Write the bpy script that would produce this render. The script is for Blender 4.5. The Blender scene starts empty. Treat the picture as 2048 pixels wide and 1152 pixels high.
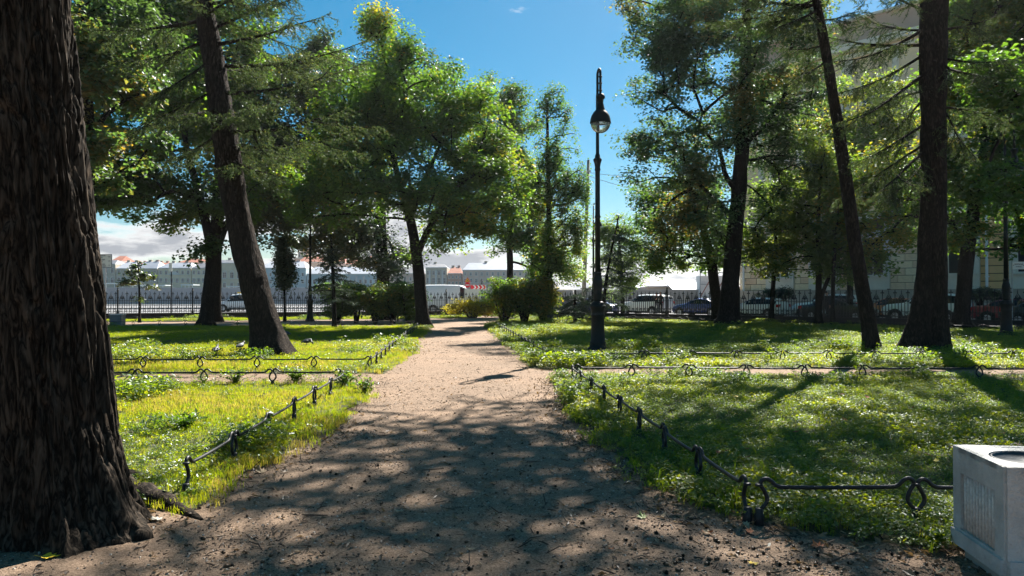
import bpy, math, random
import numpy as np
from mathutils import Vector, Matrix, Euler

# ---------------------------------------------------------------- camera, sky, sun, exposure
S = bpy.context.scene
C = S.collection
F, CX, CY, H = 1450.0, 1024.0, 576.0, 1.55          # focal length in photo pixels, picture centre, eye height
PITCH = math.atan(18.0 / F)
cam = bpy.data.cameras.new('camera'); cam_o = bpy.data.objects.new('camera', cam); C.objects.link(cam_o)
cam.sensor_width = 36.0; cam.lens = F / 2048.0 * 36.0
cam.clip_start = 0.05; cam.clip_end = 6000.0
cam_o.location = (0, 0, H); cam_o.rotation_euler = (math.pi / 2 + PITCH, 0, 0)
S.camera = cam_o

SUN_AZ, SUN_EL = math.radians(25.0), math.radians(45.0)   # azimuth clockwise from +Y (the view direction)
SUN_DIR = Vector((math.sin(SUN_AZ) * math.cos(SUN_EL), math.cos(SUN_AZ) * math.cos(SUN_EL), math.sin(SUN_EL)))
w = bpy.data.worlds.new('World'); S.world = w; w.use_nodes = True
nt = w.node_tree; N = nt.nodes; L = nt.links
N.clear()
wo = N.new('ShaderNodeOutputWorld'); bg = N.new('ShaderNodeBackground')
bg.inputs['Strength'].default_value = 0.05
sky = N.new('ShaderNodeTexSky'); sky.sky_type = 'NISHITA'; sky.sun_disc = False
sky.sun_elevation = SUN_EL; sky.sun_rotation = SUN_AZ
sky.altitude = 0; sky.air_density = 1.0; sky.dust_density = 0.35; sky.ozone_density = 3.0
hs = N.new('ShaderNodeHueSaturation'); hs.inputs['Saturation'].default_value = 1.48; hs.inputs['Value'].default_value = 0.58; hs.inputs['Hue'].default_value = 0.48
L.new(sky.outputs['Color'], hs.inputs['Color'])
# clouds: broken cumulus low over the horizon, from a noise on a flat cloud layer
tc = N.new('ShaderNodeTexCoord'); sp = N.new('ShaderNodeSeparateXYZ'); L.new(tc.outputs['Generated'], sp.inputs[0])
def mth(op, a=None, b=None, c=None):
    n = N.new('ShaderNodeMath'); n.operation = op
    for i, v in enumerate((a, b, c)):
        if v is None: continue
        if isinstance(v, (int, float)): n.inputs[i].default_value = v
        else: L.new(v, n.inputs[i])
    return n.outputs[0]
zc = mth('MAXIMUM', sp.outputs['Z'], 0.0)
den = mth('ADD', zc, 0.22)
cx = mth('DIVIDE', sp.outputs['X'], den); cy = mth('DIVIDE', sp.outputs['Y'], den)
cb = N.new('ShaderNodeCombineXYZ'); L.new(cx, cb.inputs[0]); L.new(cy, cb.inputs[1]); L.new(mth('MULTIPLY', zc, 7.0), cb.inputs[2])
mpg = N.new('ShaderNodeMapping'); mpg.inputs['Location'].default_value = (15.6, 7.6, 2.4); L.new(cb.outputs[0], mpg.inputs[0])
no = N.new('ShaderNodeTexNoise'); no.inputs['Scale'].default_value = 2.3; no.inputs['Detail'].default_value = 9; no.inputs['Roughness'].default_value = 0.58
L.new(mpg.outputs[0], no.inputs['Vector'])
no2 = N.new('ShaderNodeTexNoise'); no2.inputs['Scale'].default_value = 0.55; no2.inputs['Detail'].default_value = 2
L.new(mpg.outputs[0], no2.inputs['Vector'])
lowm = mth('SUBTRACT', 1.0, mth('MULTIPLY', zc, 3.1))            # fewer clouds overhead
lowm = mth('MAXIMUM', lowm, 0.0)
cov = mth('ADD', mth('ADD', no.outputs[0], mth('MULTIPLY', mth('SUBTRACT', no2.outputs[0], 0.5), 0.5)), mth('MULTIPLY', mth('SUBTRACT', lowm, 0.66), 0.26))
cr = N.new('ShaderNodeValToRGB'); cr.color_ramp.elements[0].position = 0.50; cr.color_ramp.elements[1].position = 0.60
L.new(cov, cr.inputs[0])
shade = N.new('ShaderNodeValToRGB')
shade.color_ramp.elements[0].position = 0.50; shade.color_ramp.elements[0].color = (7.6, 7.5, 7.3, 1)
shade.color_ramp.elements[1].position = 0.68; shade.color_ramp.elements[1].color = (2.3, 2.45, 2.7, 1)
L.new(cov, shade.inputs[0])
mx = N.new('ShaderNodeMixRGB'); L.new(cr.outputs[0], mx.inputs[0]); L.new(hs.outputs[0], mx.inputs[1]); L.new(shade.outputs[0], mx.inputs[2])
L.new(mx.outputs[0], bg.inputs['Color']); L.new(bg.outputs[0], wo.inputs['Surface'])

sun = bpy.data.lights.new('sun', 'SUN'); sun.energy = 4.4; sun.angle = math.radians(0.53); sun.color = (1.0, 0.94, 0.85)
so = bpy.data.objects.new('sun', sun); C.objects.link(so)
so.rotation_euler = (-SUN_DIR).to_track_quat('-Z', 'Y').to_euler()
so.location = (20, 20, 40)
S.view_settings.view_transform = 'Standard'; S.view_settings.look = 'None'
S.view_settings.gamma = 1.0; S.view_settings.use_curve_mapping = False
S.view_settings.exposure = 1.9
S.cycles.use_denoising = True
S.cycles.max_bounces = 8; S.cycles.diffuse_bounces = 4; S.cycles.transmission_bounces = 6; S.cycles.transparent_max_bounces = 8
S.cycles.sample_clamp_indirect = 4.0

R = random.Random(7)
NP = np.random.default_rng(11)

# ---------------------------------------------------------------- helpers
def ray(px, py):
    dx = (px - CX) / F; du = (CY - py) / F
    c, s = math.cos(PITCH), math.sin(PITCH)
    return Vector((dx, c - du * s, s + du * c))
def G(px, py, z=0.0):                 # the point of the photo at height z
    d = ray(px, py); t = (z - H) / d.z
    return Vector((0, 0, H)) + d * t
def W(px, py, Y):                     # the point of the photo at distance Y
    d = ray(px, py); t = Y / d.y
    return Vector((0, 0, H)) + d * t

def vnoise(p, seed=0):                # value noise, vectorised
    p = np.asarray(p, float); i = np.floor(p).astype(np.int64); f = p - i; f = f * f * (3 - 2 * f)
    def h(a):
        n = a[:, 0] * 374761393 + a[:, 1] * 668265263 + a[:, 2] * 2147483647 + seed * 974634777
        n = (n ^ (n >> 13)) * 1274126177; n = n ^ (n >> 16)
        return (n & 0xffff) / 65535.0
    out = 0
    for dx in (0, 1):
        for dy in (0, 1):
            for dz in (0, 1):
                wgt = (f[:, 0] if dx else 1 - f[:, 0]) * (f[:, 1] if dy else 1 - f[:, 1]) * (f[:, 2] if dz else 1 - f[:, 2])
                out = out + wgt * h(i + np.array([dx, dy, dz]))
    return out

class MB:                             # collects geometry, links it as ONE mesh object
    def __init__(self): self.v = []; self.n = 0; self.f = []; self.t = []
    def add(self, verts, faces, m=0):         # faces: array (k,3|4) or list of tuples
        verts = np.asarray(verts, float).reshape(-1, 3)
        o = self.n; self.v.append(verts); self.n += len(verts)
        if isinstance(faces, np.ndarray): self.f.append((faces + o, m))
        else:
            by = {}
            for q in faces: by.setdefault(len(q), []).append(q)
            for k, qs in by.items(): self.f.append((np.array(qs) + o, m))
        return o
    def tint(self, arr): self.t.append(np.asarray(arr, float))
    def box(self, c, s, m=0, rot=None, ax=None):
        c = np.array(c, float); hx, hy, hz = [x / 2 for x in s]
        p = np.array([[x, y, z] for x in (-hx, hx) for y in (-hy, hy) for z in (-hz, hz)])
        if rot is not None:
            ca, sa = math.cos(rot), math.sin(rot)
            p = np.stack([p[:, 0] * ca - p[:, 1] * sa, p[:, 0] * sa + p[:, 1] * ca, p[:, 2]], 1)
        self.add(p + c, [(0, 1, 3, 2), (4, 6, 7, 5), (0, 4, 5, 1), (2, 3, 7, 6), (0, 2, 6, 4), (1, 5, 7, 3)], m)
    def tube(self, pts, rad, sides=8, m=0, caps=True):
        P = np.array([tuple(p) for p in pts], float); n = len(P)
        r = np.full(n, rad, float) if np.isscalar(rad) else np.array(rad, float)
        T = np.gradient(P, axis=0); T /= np.linalg.norm(T, axis=1)[:, None] + 1e-9
        ref = np.array([0, 0, 1.0]) if abs(T[0][2]) < 0.9 else np.array([1.0, 0, 0])
        A = np.zeros_like(P); a = np.cross(T[0], ref); a /= np.linalg.norm(a) + 1e-9
        for k in range(n):
            a = a - T[k] * np.dot(a, T[k]); a /= np.linalg.norm(a) + 1e-9; A[k] = a
        B = np.cross(T, A)
        th = np.arange(sides) * 2 * math.pi / sides
        V = P[:, None] + r[:, None, None] * (np.cos(th)[None, :, None] * A[:, None] + np.sin(th)[None, :, None] * B[:, None])
        q = []
        i = np.arange(n - 1)[:, None] * sides; j = np.arange(sides)[None]; j2 = (j + 1) % sides
        q = np.stack([i + j, i + j2, i + sides + j2, i + sides + j], -1).reshape(-1, 4)
        o = self.add(V.reshape(-1, 3), q, m)
        if caps and sides > 2:
            self.f.append((np.array([list(range(sides))[::-1]]) + o, m))
            self.f.append((np.array([list(range(sides))]) + o + (n - 1) * sides, m))
    def lathe(self, prof, c=(0, 0, 0), sides=20, m=0, axis='z'):     # prof: (radius, height)
        th = np.arange(sides) * 2 * math.pi / sides
        V = []
        for r, z in prof:
            ring = np.stack([r * np.cos(th), r * np.sin(th), np.full(sides, z)], 1)
            if axis == 'y': ring = ring[:, [0, 2, 1]]
            if axis == 'x': ring = ring[:, [2, 0, 1]]
            V.append(ring)
        V = np.concatenate(V) + np.array(c)
        n = len(prof)
        i = np.arange(n - 1)[:, None] * sides; j = np.arange(sides)[None]; j2 = (j + 1) % sides
        q = np.stack([i + j, i + j2, i + sides + j2, i + sides + j], -1).reshape(-1, 4)
        o = self.add(V, q, m)
        self.f.append((np.array([list(range(sides))[::-1]]) + o, m)); self.f.append((np.array([list(range(sides))]) + o + (n - 1) * sides, m))
    def prism(self, poly, y0, y1, m=0, plane='xz'):                   # a polygon given in a plane, with thickness
        n = len(poly); P = []
        for y in (y0, y1):
            for a, b in poly:
                P.append((a, y, b) if plane == 'xz' else (a, b, y) if plane == 'xy' else (y, a, b))
        fs = [tuple(range(n))[::-1], tuple(range(n, 2 * n))] + [(k, (k + 1) % n, n + (k + 1) % n, n + k) for k in range(n)]
        self.add(P, fs, m)
    def move(self, mat):
        for k in range(len(self.v)):
            v = np.c_[self.v[k], np.ones(len(self.v[k]))] @ np.array(mat).T
            self.v[k] = v[:, :3]
        return self
    def mesh(self, name, mats, smooth=False):
        me = bpy.data.meshes.new(name)
        V = np.concatenate(self.v) if self.v else np.zeros((0, 3))
        me.vertices.add(len(V)); me.vertices.foreach_set('co', V.astype(np.float32).ravel())
        lv = np.concatenate([f.ravel() for f, _ in self.f]); cnt = np.concatenate([np.full(len(f), f.shape[1]) for f, _ in self.f])
        mi = np.concatenate([np.full(len(f), m) for f, m in self.f])
        me.loops.add(len(lv)); me.loops.foreach_set('vertex_index', lv.astype(np.int32))
        me.polygons.add(len(cnt)); st = np.concatenate([[0], np.cumsum(cnt)[:-1]])
        me.polygons.foreach_set('loop_start', st.astype(np.int32))
        me.polygons.foreach_set('material_index', mi.astype(np.int32))
        me.polygons.foreach_set('use_smooth', np.full(len(cnt), bool(smooth)))
        if self.t:
            a = me.attributes.new('tint', 'FLOAT', 'POINT'); a.data.foreach_set('value', np.concatenate(self.t).astype(np.float32))
        for mm in (mats if isinstance(mats, (list, tuple)) else [mats]): me.materials.append(mm)
        me.update(calc_edges=True); me.validate()
        return me
    def build(self, name, mats, parent=None, smooth=False):
        o = bpy.data.objects.new(name, self.mesh(name, mats, smooth)); C.objects.link(o)
        if parent is not None: o.parent = parent
        return o

def tag(o, label=None, cat=None, group=None, kind=None):
    if label: o['label'] = label
    if cat: o['category'] = cat
    if group: o['group'] = group
    if kind: o['kind'] = kind
    return o
def thing(name, label, cat, loc=(0, 0, 0), rz=0.0, group=None):
    o = bpy.data.objects.new(name, None); C.objects.link(o)
    o.location = loc; o.rotation_euler = (0, 0, rz); o.empty_display_size = 0.2
    return tag(o, label, cat, group)
KIDS = {}
def children(o): return [x for x in C.objects if x.parent == o]
def dup(root, loc, rz, label, group=None, kids=None):
    r = root.copy(); C.objects.link(r); r.location = loc; r.rotation_euler = (0, 0, rz); r['label'] = label
    if group: r['group'] = group
    for ch in (kids if kids is not None else children(root)):
        c = ch.copy(); C.objects.link(c); c.parent = r
        for g in children(ch):
            d = g.copy(); C.objects.link(d); d.parent = c
    return r

# ---------------------------------------------------------------- materials
def newmat(name):
    m = bpy.data.materials.new(name); m.use_nodes = True
    nt = m.node_tree; return m, nt, nt.nodes, nt.links, nt.nodes['Principled BSDF']
def mat(name, col, rough=0.7, metal=0.0, var=0.25, scale=6.0, bump=0.0, bscale=None, stretch=(1, 1, 1), spec=0.35, col2=None, detail=6, bdist=0.02):
    m, nt, n, l, p = newmat(name)
    p.inputs['Roughness'].default_value = rough; p.inputs['Metallic'].default_value = metal
    p.inputs['Specular IOR Level'].default_value = spec
    tcn = n.new('ShaderNodeTexCoord'); mp = n.new('ShaderNodeMapping'); mp.inputs['Scale'].default_value = stretch
    l.new(tcn.outputs['Object'], mp.inputs[0])
    ns = n.new('ShaderNodeTexNoise'); ns.inputs['Scale'].default_value = scale; ns.inputs['Detail'].default_value = detail; ns.inputs['Roughness'].default_value = 0.62
    l.new(mp.outputs[0], ns.inputs['Vector'])
    rp = n.new('ShaderNodeValToRGB'); c = np.array(col[:3]); e = rp.color_ramp.elements
    a = c * (1 - var); b = np.array(col2[:3]) if col2 else np.minimum(c * (1 + var), 1)
    e[0].position = 0.3; e[0].color = (*a, 1); e[1].position = 0.72; e[1].color = (*b, 1)
    l.new(ns.outputs[0], rp.inputs[0]); l.new(rp.outputs[0], p.inputs['Base Color'])
    if bump:
        nb = n.new('ShaderNodeTexNoise'); nb.inputs['Scale'].default_value = bscale or scale * 3; nb.inputs['Detail'].default_value = 8; nb.inputs['Roughness'].default_value = 0.65
        l.new(mp.outputs[0], nb.inputs['Vector'])
        bm = n.new('ShaderNodeBump'); bm.inputs['Strength'].default_value = bump; bm.inputs['Distance'].default_value = bdist
        l.new(nb.outputs[0], bm.inputs['Height']); l.new(bm.outputs[0], p.inputs['Normal'])
    return m
def leafmat(name, stops, trans, tw=0.45, gloss=0.045, grough=0.45):        # stops: colours along 'tint'; thin leaves let light through
    m, nt, n, l, p = newmat(name); n.remove(p); out = n['Material Output']
    at = n.new('ShaderNodeAttribute'); at.attribute_name = 'tint'
    def ramp(cols):
        rp = n.new('ShaderNodeValToRGB'); el = rp.color_ramp.elements
        while len(el) < len(cols): el.new(0.5)
        for k, (pos, c) in enumerate(cols): el[k].position = pos; el[k].color = (*c, 1)
        l.new(at.outputs['Fac'], rp.inputs[0]); return rp.outputs[0]
    d = n.new('ShaderNodeBsdfDiffuse'); l.new(ramp(stops), d.inputs['Color'])
    t = n.new('ShaderNodeBsdfTranslucent'); l.new(ramp(trans), t.inputs['Color'])
    m1 = n.new('ShaderNodeMixShader'); m1.inputs[0].default_value = tw; l.new(d.outputs[0], m1.inputs[1]); l.new(t.outputs[0], m1.inputs[2])
    g = n.new('ShaderNodeBsdfGlossy'); g.inputs['Roughness'].default_value = grough; g.inputs['Color'].default_value = (0.9, 0.95, 1, 1)
    m2 = n.new('ShaderNodeMixShader'); m2.inputs[0].default_value = gloss; l.new(m1.outputs[0], m2.inputs[1]); l.new(g.outputs[0], m2.inputs[2])
    l.new(m2.outputs[0], out.inputs['Surface'])
    return m
def barkmat(name, dark, light, sc=9.0, zs=0.22, bump=1.0, dist=0.05):
    m, nt, n, l, p = newmat(name); p.inputs['Roughness'].default_value = 0.95; p.inputs['Specular IOR Level'].default_value = 0.12
    tcn = n.new('ShaderNodeTexCoord'); mp = n.new('ShaderNodeMapping'); mp.inputs['Scale'].default_value = (1, 1, zs); l.new(tcn.outputs['Object'], mp.inputs[0])
    def noise(s, d, r, dis=0.0):
        x = n.new('ShaderNodeTexNoise'); x.inputs['Scale'].default_value = s; x.inputs['Detail'].default_value = d; x.inputs['Roughness'].default_value = r; x.inputs['Distortion'].default_value = dis
        l.new(mp.outputs[0], x.inputs['Vector']); return x.outputs[0]
    def math_(op, x, y=None, z=None):
        q = n.new('ShaderNodeMath'); q.operation = op
        for k, v in enumerate((x, y, z)):
            if v is None: continue
            if isinstance(v, float): q.inputs[k].default_value = v
            else: l.new(v, q.inputs[k])
        return q.outputs[0]
    rd = math_('ABSOLUTE', math_('SUBTRACT', noise(sc * 1.6, 3.0, 0.5, 0.8), 0.5))      # furrows where the noise crosses its middle
    am = math_('MULTIPLY_ADD', noise(sc * 5, 7.0, 0.7, 0.4), 0.30, math_('MULTIPLY', rd, 2.4))
    rp = n.new('ShaderNodeValToRGB'); e = rp.color_ramp.elements; e[0].position = 0.16; e[0].color = (*dark, 1); e[1].position = 0.62; e[1].color = (*light, 1)
    l.new(am, rp.inputs[0]); l.new(rp.outputs[0], p.inputs['Base Color'])
    bm = n.new('ShaderNodeBump'); bm.inputs['Strength'].default_value = bump; bm.inputs['Distance'].default_value = dist
    l.new(am, bm.inputs['Height']); l.new(bm.outputs[0], p.inputs['Normal'])
    return m

M = {}
M['iron'] = mat('black_iron', (0.016, 0.018, 0.02), 0.38, 0.0, 0.4, 14, 0.25, 60, bdist=0.004)
M['rail_iron'] = mat('rail_iron', (0.016, 0.018, 0.02), 0.46, 0.0, 0.5, 20, 0.3, 80, bdist=0.004, spec=0.3)
M['lamp_iron'] = mat('lamp_iron', (0.008, 0.012, 0.012), 0.5, 0.0, 0.3, 9, 0.25, 50, bdist=0.004, spec=0.25)
M['concrete'] = mat('painted_concrete', (0.53, 0.525, 0.505), 0.88, 0, 0.26, 5, 1.0, 42, bdist=0.03, detail=10)
M['shaded_concrete'] = mat('recess_shade', (0.17, 0.16, 0.145), 0.95, 0, 0.3, 20)  # dark colour stands in for the shade between the bin's ribs
M['concrete_rib'] = mat('worn_concrete', (0.52, 0.505, 0.475), 0.9, 0, 0.3, 40, 0.5, 90, bdist=0.003)
M['bucket'] = mat('zinc_bucket', (0.05, 0.055, 0.06), 0.5, 0.3, 0.5, 7, 0.2, 30)
M['plinth'] = mat('granite_plinth', (0.030, 0.029, 0.028), 0.85, 0, 0.3, 5, 0.4, 30)
M['grey_bin'] = mat('grey_plastic', (0.10, 0.13, 0.15), 0.5, 0, 0.15, 5)
M['asphalt'] = mat('asphalt', (0.17, 0.17, 0.175), 0.9, 0, 0.2, 0.8, 0.3, 40)
M['paving'] = mat('paving', (0.32, 0.31, 0.29), 0.85, 0, 0.18, 0.9, 0.2, 20)
M['kerb'] = mat('kerb_granite', (0.42, 0.41, 0.39), 0.85, 0, 0.2, 3)
M['white_line'] = mat('road_paint', (0.75, 0.75, 0.72), 0.7, 0, 0.08, 5)
M['water'] = mat('river_water', (0.03, 0.06, 0.08), 0.12, 0, 0.2, 0.05, 0.4, 0.6)
M['wood'] = mat('bench_wood', (0.36, 0.27, 0.18), 0.7, 0, 0.3, 12, stretch=(0.2, 2, 2))
M['galv'] = mat('galvanised_steel', (0.38, 0.39, 0.40), 0.5, 0.4, 0.15, 5)
M['pole'] = mat('concrete_pole', (0.24, 0.22, 0.20), 0.9, 0, 0.2, 3, 0.2, 20)
M['rubber'] = mat('rubber', (0.012, 0.012, 0.013), 0.8, 0, 0.2, 20)
M['alloy'] = mat('alloy_rim', (0.45, 0.46, 0.48), 0.35, 0.8, 0.1, 20)
M['glass_dark'] = mat('car_glass', (0.012, 0.015, 0.018), 0.06, 0, 0.1, 3)
M['red_light'] = mat('red_lens', (0.5, 0.01, 0.015), 0.2, 0, 0.1, 20)
M['head_light'] = mat('clear_lens', (0.7, 0.72, 0.75), 0.15, 0, 0.1, 20)
M['black_trim'] = mat('black_trim', (0.01, 0.01, 0.011), 0.5, 0, 0.2, 20)
M['white_plastic'] = mat('white_sign', (0.72, 0.73, 0.72), 0.5, 0, 0.06, 5)
M['sign_grey'] = mat('sign_backing', (0.55, 0.57, 0.52), 0.55, 0, 0.06, 5)
M['ink'] = mat('sign_ink', (0.03, 0.035, 0.05), 0.6, 0, 0.1, 5)
M['sign_red'] = mat('sign_red', (0.6, 0.015, 0.03), 0.5, 0, 0.06, 5)
M['sign_yellow'] = mat('sign_yellow', (0.85, 0.55, 0.04), 0.5, 0, 0.06, 5)
M['bronze'] = mat('statue_bronze', (0.02, 0.026, 0.024), 0.5, 0.3, 0.3, 3)
M['acorn'] = mat('acorn_shell', (0.10, 0.055, 0.028), 0.4, 0, 0.4, 60)
M['skin'] = mat('skin', (0.45, 0.25, 0.18), 0.6, 0, 0.08, 20)
M['dark_cloth'] = mat('dark_cloth', (0.012, 0.013, 0.018), 0.9, 0, 0.2, 20)
M['grey_cloth'] = mat('grey_cloth', (0.12, 0.13, 0.15), 0.9, 0, 0.2, 20)
M['hair'] = mat('hair', (0.02, 0.014, 0.01), 0.7, 0, 0.2, 40)
M['pigeon'] = mat('pigeon_feathers', (0.075, 0.08, 0.095), 0.55, 0, 0.5, 22)
M['beak'] = mat('pigeon_beak', (0.06, 0.04, 0.04), 0.5, 0, 0.1, 22)
def glass(name, col=(0.9, 0.93, 0.95)):
    m, nt, n, l, p = newmat(name)
    p.inputs['Base Color'].default_value = (*col, 1); p.inputs['Roughness'].default_value = 0.02
    p.inputs['Transmission Weight'].default_value = 0.92; p.inputs['IOR'].default_value = 1.12
    return m
M['lamp_glass'] = glass('lamp_glass')
def panemat():
    m, nt, n, l, p = newmat('window_pane')
    p.inputs['Base Color'].default_value = (0.02, 0.028, 0.038, 1); p.inputs['Roughness'].default_value = 0.08
    return m
M['pane'] = panemat()

M['bark_oak'] = barkmat('oak_bark', (0.006, 0.0048, 0.0036), (0.066, 0.051, 0.038), 13, 0.19, 0.7, 0.012)
M['bark_larch'] = barkmat('larch_bark', (0.008, 0.006, 0.005), (0.060, 0.047, 0.038), 10, 0.25, 1.0, 0.05)
M['bark'] = barkmat('grey_bark', (0.007, 0.006, 0.005), (0.036, 0.032, 0.027), 9, 0.3, 0.8, 0.04)
M['bark_thin'] = barkmat('smooth_bark', (0.010, 0.009, 0.007), (0.034, 0.031, 0.026), 14, 0.5, 0.4, 0.02)

GR = [(0.0, (0.018, 0.038, 0.014)), (0.45, (0.029, 0.070, 0.020)), (0.8, (0.062, 0.110, 0.024)), (1.0, (0.19, 0.15, 0.02))]
GT = [(0.0, (0.12, 0.24, 0.015)), (0.45, (0.19, 0.40, 0.028)), (0.8, (0.36, 0.50, 0.02)), (1.0, (0.72, 0.50, 0.02))]
M['leaf'] = leafmat('summer_leaves', GR, GT)
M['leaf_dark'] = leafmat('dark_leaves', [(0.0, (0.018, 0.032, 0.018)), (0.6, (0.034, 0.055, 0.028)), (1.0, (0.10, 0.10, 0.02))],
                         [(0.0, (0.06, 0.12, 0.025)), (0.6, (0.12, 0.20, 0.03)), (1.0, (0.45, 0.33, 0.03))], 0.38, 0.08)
M['leaf_oak'] = leafmat('oak_leaves', [(0.0, (0.028, 0.046, 0.024)), (0.6, (0.042, 0.078, 0.036)), (1.0, (0.16, 0.12, 0.03))],
                       [(0.0, (0.11, 0.20, 0.035)), (0.6, (0.17, 0.33, 0.05)), (1.0, (0.6, 0.36, 0.03))], 0.45, 0.06)
M['leaf_light'] = leafmat('light_leaves', [(0.0, (0.05, 0.085, 0.03)), (0.6, (0.085, 0.13, 0.03)), (1.0, (0.20, 0.18, 0.03))],
                          [(0.0, (0.22, 0.36, 0.05)), (0.6, (0.32, 0.48, 0.04)), (1.0, (0.60, 0.52, 0.04))], 0.5)
M['leaf_yellow'] = leafmat('yellow_leaves', [(0.0, (0.12, 0.12, 0.02)), (0.5, (0.44, 0.37, 0.02)), (1.0, (0.55, 0.45, 0.02))],
                           [(0.0, (0.30, 0.28, 0.02)), (0.5, (0.75, 0.64, 0.02)), (1.0, (0.85, 0.68, 0.02))], 0.5)
M['needle'] = leafmat('larch_needles', [(0.0, (0.018, 0.032, 0.017)), (0.6, (0.034, 0.056, 0.027)), (1.0, (0.09, 0.10, 0.03))],
                      [(0.0, (0.08, 0.15, 0.05)), (0.6, (0.15, 0.24, 0.06)), (1.0, (0.4, 0.38, 0.06))], 0.35, 0.03)
M['spruce'] = leafmat('spruce_needles', [(0.0, (0.016, 0.032, 0.022)), (0.6, (0.036, 0.060, 0.045)), (1.0, (0.08, 0.11, 0.07))],
                      [(0.0, (0.04, 0.08, 0.03)), (0.6, (0.08, 0.14, 0.05)), (1.0, (0.16, 0.22, 0.08))], 0.25, 0.06)
M['grass'] = leafmat('grass_blades', [(0.0, (0.030, 0.068, 0.008)), (0.5, (0.060, 0.110, 0.008)), (0.8, (0.12, 0.14, 0.010)), (1.0, (0.26, 0.20, 0.05))],
                     [(0.0, (0.18, 0.36, 0.01)), (0.5, (0.38, 0.54, 0.01)), (0.8, (0.62, 0.62, 0.01)), (1.0, (0.66, 0.52, 0.10))], 0.5, 0.015, 0.5)
M['weed'] = leafmat('weed_leaves', [(0.0, (0.024, 0.056, 0.010)), (0.6, (0.050, 0.100, 0.012)), (1.0, (0.12, 0.15, 0.012))],
                    [(0.0, (0.16, 0.32, 0.01)), (0.6, (0.38, 0.54, 0.01)), (1.0, (0.70, 0.66, 0.02))], 0.45, 0.045, 0.42)
M['litter'] = leafmat('dry_leaves', [(0.0, (0.07, 0.045, 0.025)), (0.5, (0.20, 0.13, 0.07)), (1.0, (0.32, 0.24, 0.15))],
                      [(0.0, (0.1, 0.05, 0.02)), (0.5, (0.3, 0.18, 0.06)), (1.0, (0.5, 0.3, 0.1))], 0.25, 0.05)

# ---------------------------------------------------------------- ground, path, lawns
def gravelmat(name, dark, light, redd):
    m, nt, n, l, p = newmat(name); p.inputs['Roughness'].default_value = 0.92; p.inputs['Specular IOR Level'].default_value = 0.25
    tcn = n.new('ShaderNodeTexCoord')
    def noise(sc, det=6, ro=0.6):
        x = n.new('ShaderNodeTexNoise'); x.inputs['Scale'].default_value = sc; x.inputs['Detail'].default_value = det; x.inputs['Roughness'].default_value = ro
        l.new(tcn.outputs['Object'], x.inputs['Vector']); return x.outputs[0]
    big = noise(0.7, 5); mid = noise(9, 8, 0.7); fine = noise(160, 4, 0.7)
    rp = n.new('ShaderNodeValToRGB'); e = rp.color_ramp.elements; e[0].position = 0.32; e[0].color = (*dark, 1); e[1].position = 0.68; e[1].color = (*light, 1)
    l.new(mid, rp.inputs[0])
    m1 = n.new('ShaderNodeMixRGB'); m1.inputs[2].default_value = (*redd, 1)
    r2 = n.new('ShaderNodeValToRGB'); r2.color_ramp.elements[0].position = 0.42; r2.color_ramp.elements[1].position = 0.66; r2.color_ramp.elements[1].color = (0.7, 0.7, 0.7, 1); l.new(big, r2.inputs[0])
    l.new(r2.outputs[0], m1.inputs[0]); l.new(rp.outputs[0], m1.inputs[1])
    vo = n.new('ShaderNodeTexVoronoi'); vo.inputs['Scale'].default_value = 120; l.new(tcn.outputs['Object'], vo.inputs['Vector'])
    r3 = n.new('ShaderNodeValToRGB'); r3.color_ramp.elements[0].position = 0.0; r3.color_ramp.elements[0].color = (0.55, 0.5, 0.47, 1); r3.color_ramp.elements[1].position = 1.0; r3.color_ramp.elements[1].color = (1.35, 1.3, 1.28, 1)
    sx = n.new('ShaderNodeSeparateXYZ'); l.new(vo.outputs['Color'], sx.inputs[0]); l.new(sx.outputs[0], r3.inputs[0])
    m2 = n.new('ShaderNodeMixRGB'); m2.blend_type = 'MULTIPLY'; m2.inputs[0].default_value = 1; l.new(m1.outputs[0], m2.inputs[1]); l.new(r3.outputs[0], m2.inputs[2])
    l.new(m2.outputs[0], p.inputs['Base Color'])
    ad = n.new('ShaderNodeMath'); ad.operation = 'MULTIPLY_ADD'; ad.inputs[1].default_value = 0.6; l.new(fine, ad.inputs[0]); l.new(mid, ad.inputs[2])
    bm = n.new('ShaderNodeBump'); bm.inputs['Strength'].default_value = 0.9; bm.inputs['Distance'].default_value = 0.025; l.new(ad.outputs[0], bm.inputs['Height']); l.new(bm.outputs[0], p.inputs['Normal'])
    return m
M['gravel'] = gravelmat('path_gravel', (0.160, 0.115, 0.080), (0.300, 0.226, 0.162), (0.305, 0.220, 0.152))
M['earth'] = mat('bare_earth', (0.10, 0.085, 0.06), 0.95, 0, 0.3, 0.4)
M['soil'] = mat('lawn_soil', (0.050, 0.055, 0.022), 0.95, 0, 0.5, 2.5, 0.6, 30, col2=(0.085, 0.085, 0.035))

def sheet(name, poly, z, m, kind='structure'):
    b = MB(); b.add([(x, y, z) for x, y in poly], [tuple(range(len(poly)))]); return tag(b.build(name, m), kind=kind)
b = MB(); a = np.linspace(0, 2 * math.pi, 64, endpoint=False)
b.add(np.stack([1500 * np.cos(a), 1500 * np.sin(a) + 200, 0 * a - 0.004], 1), [tuple(range(64))]); tag(b.build('ground', M['earth']), kind='structure')
sheet('path', [(-60, -12), (60, -12), (60, 3), (25.6, 33.5), (0.2, 61.6), (-1, 60.8), (-36.3, 46.3), (-60, 36)], 0.0, M['gravel'])

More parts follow.
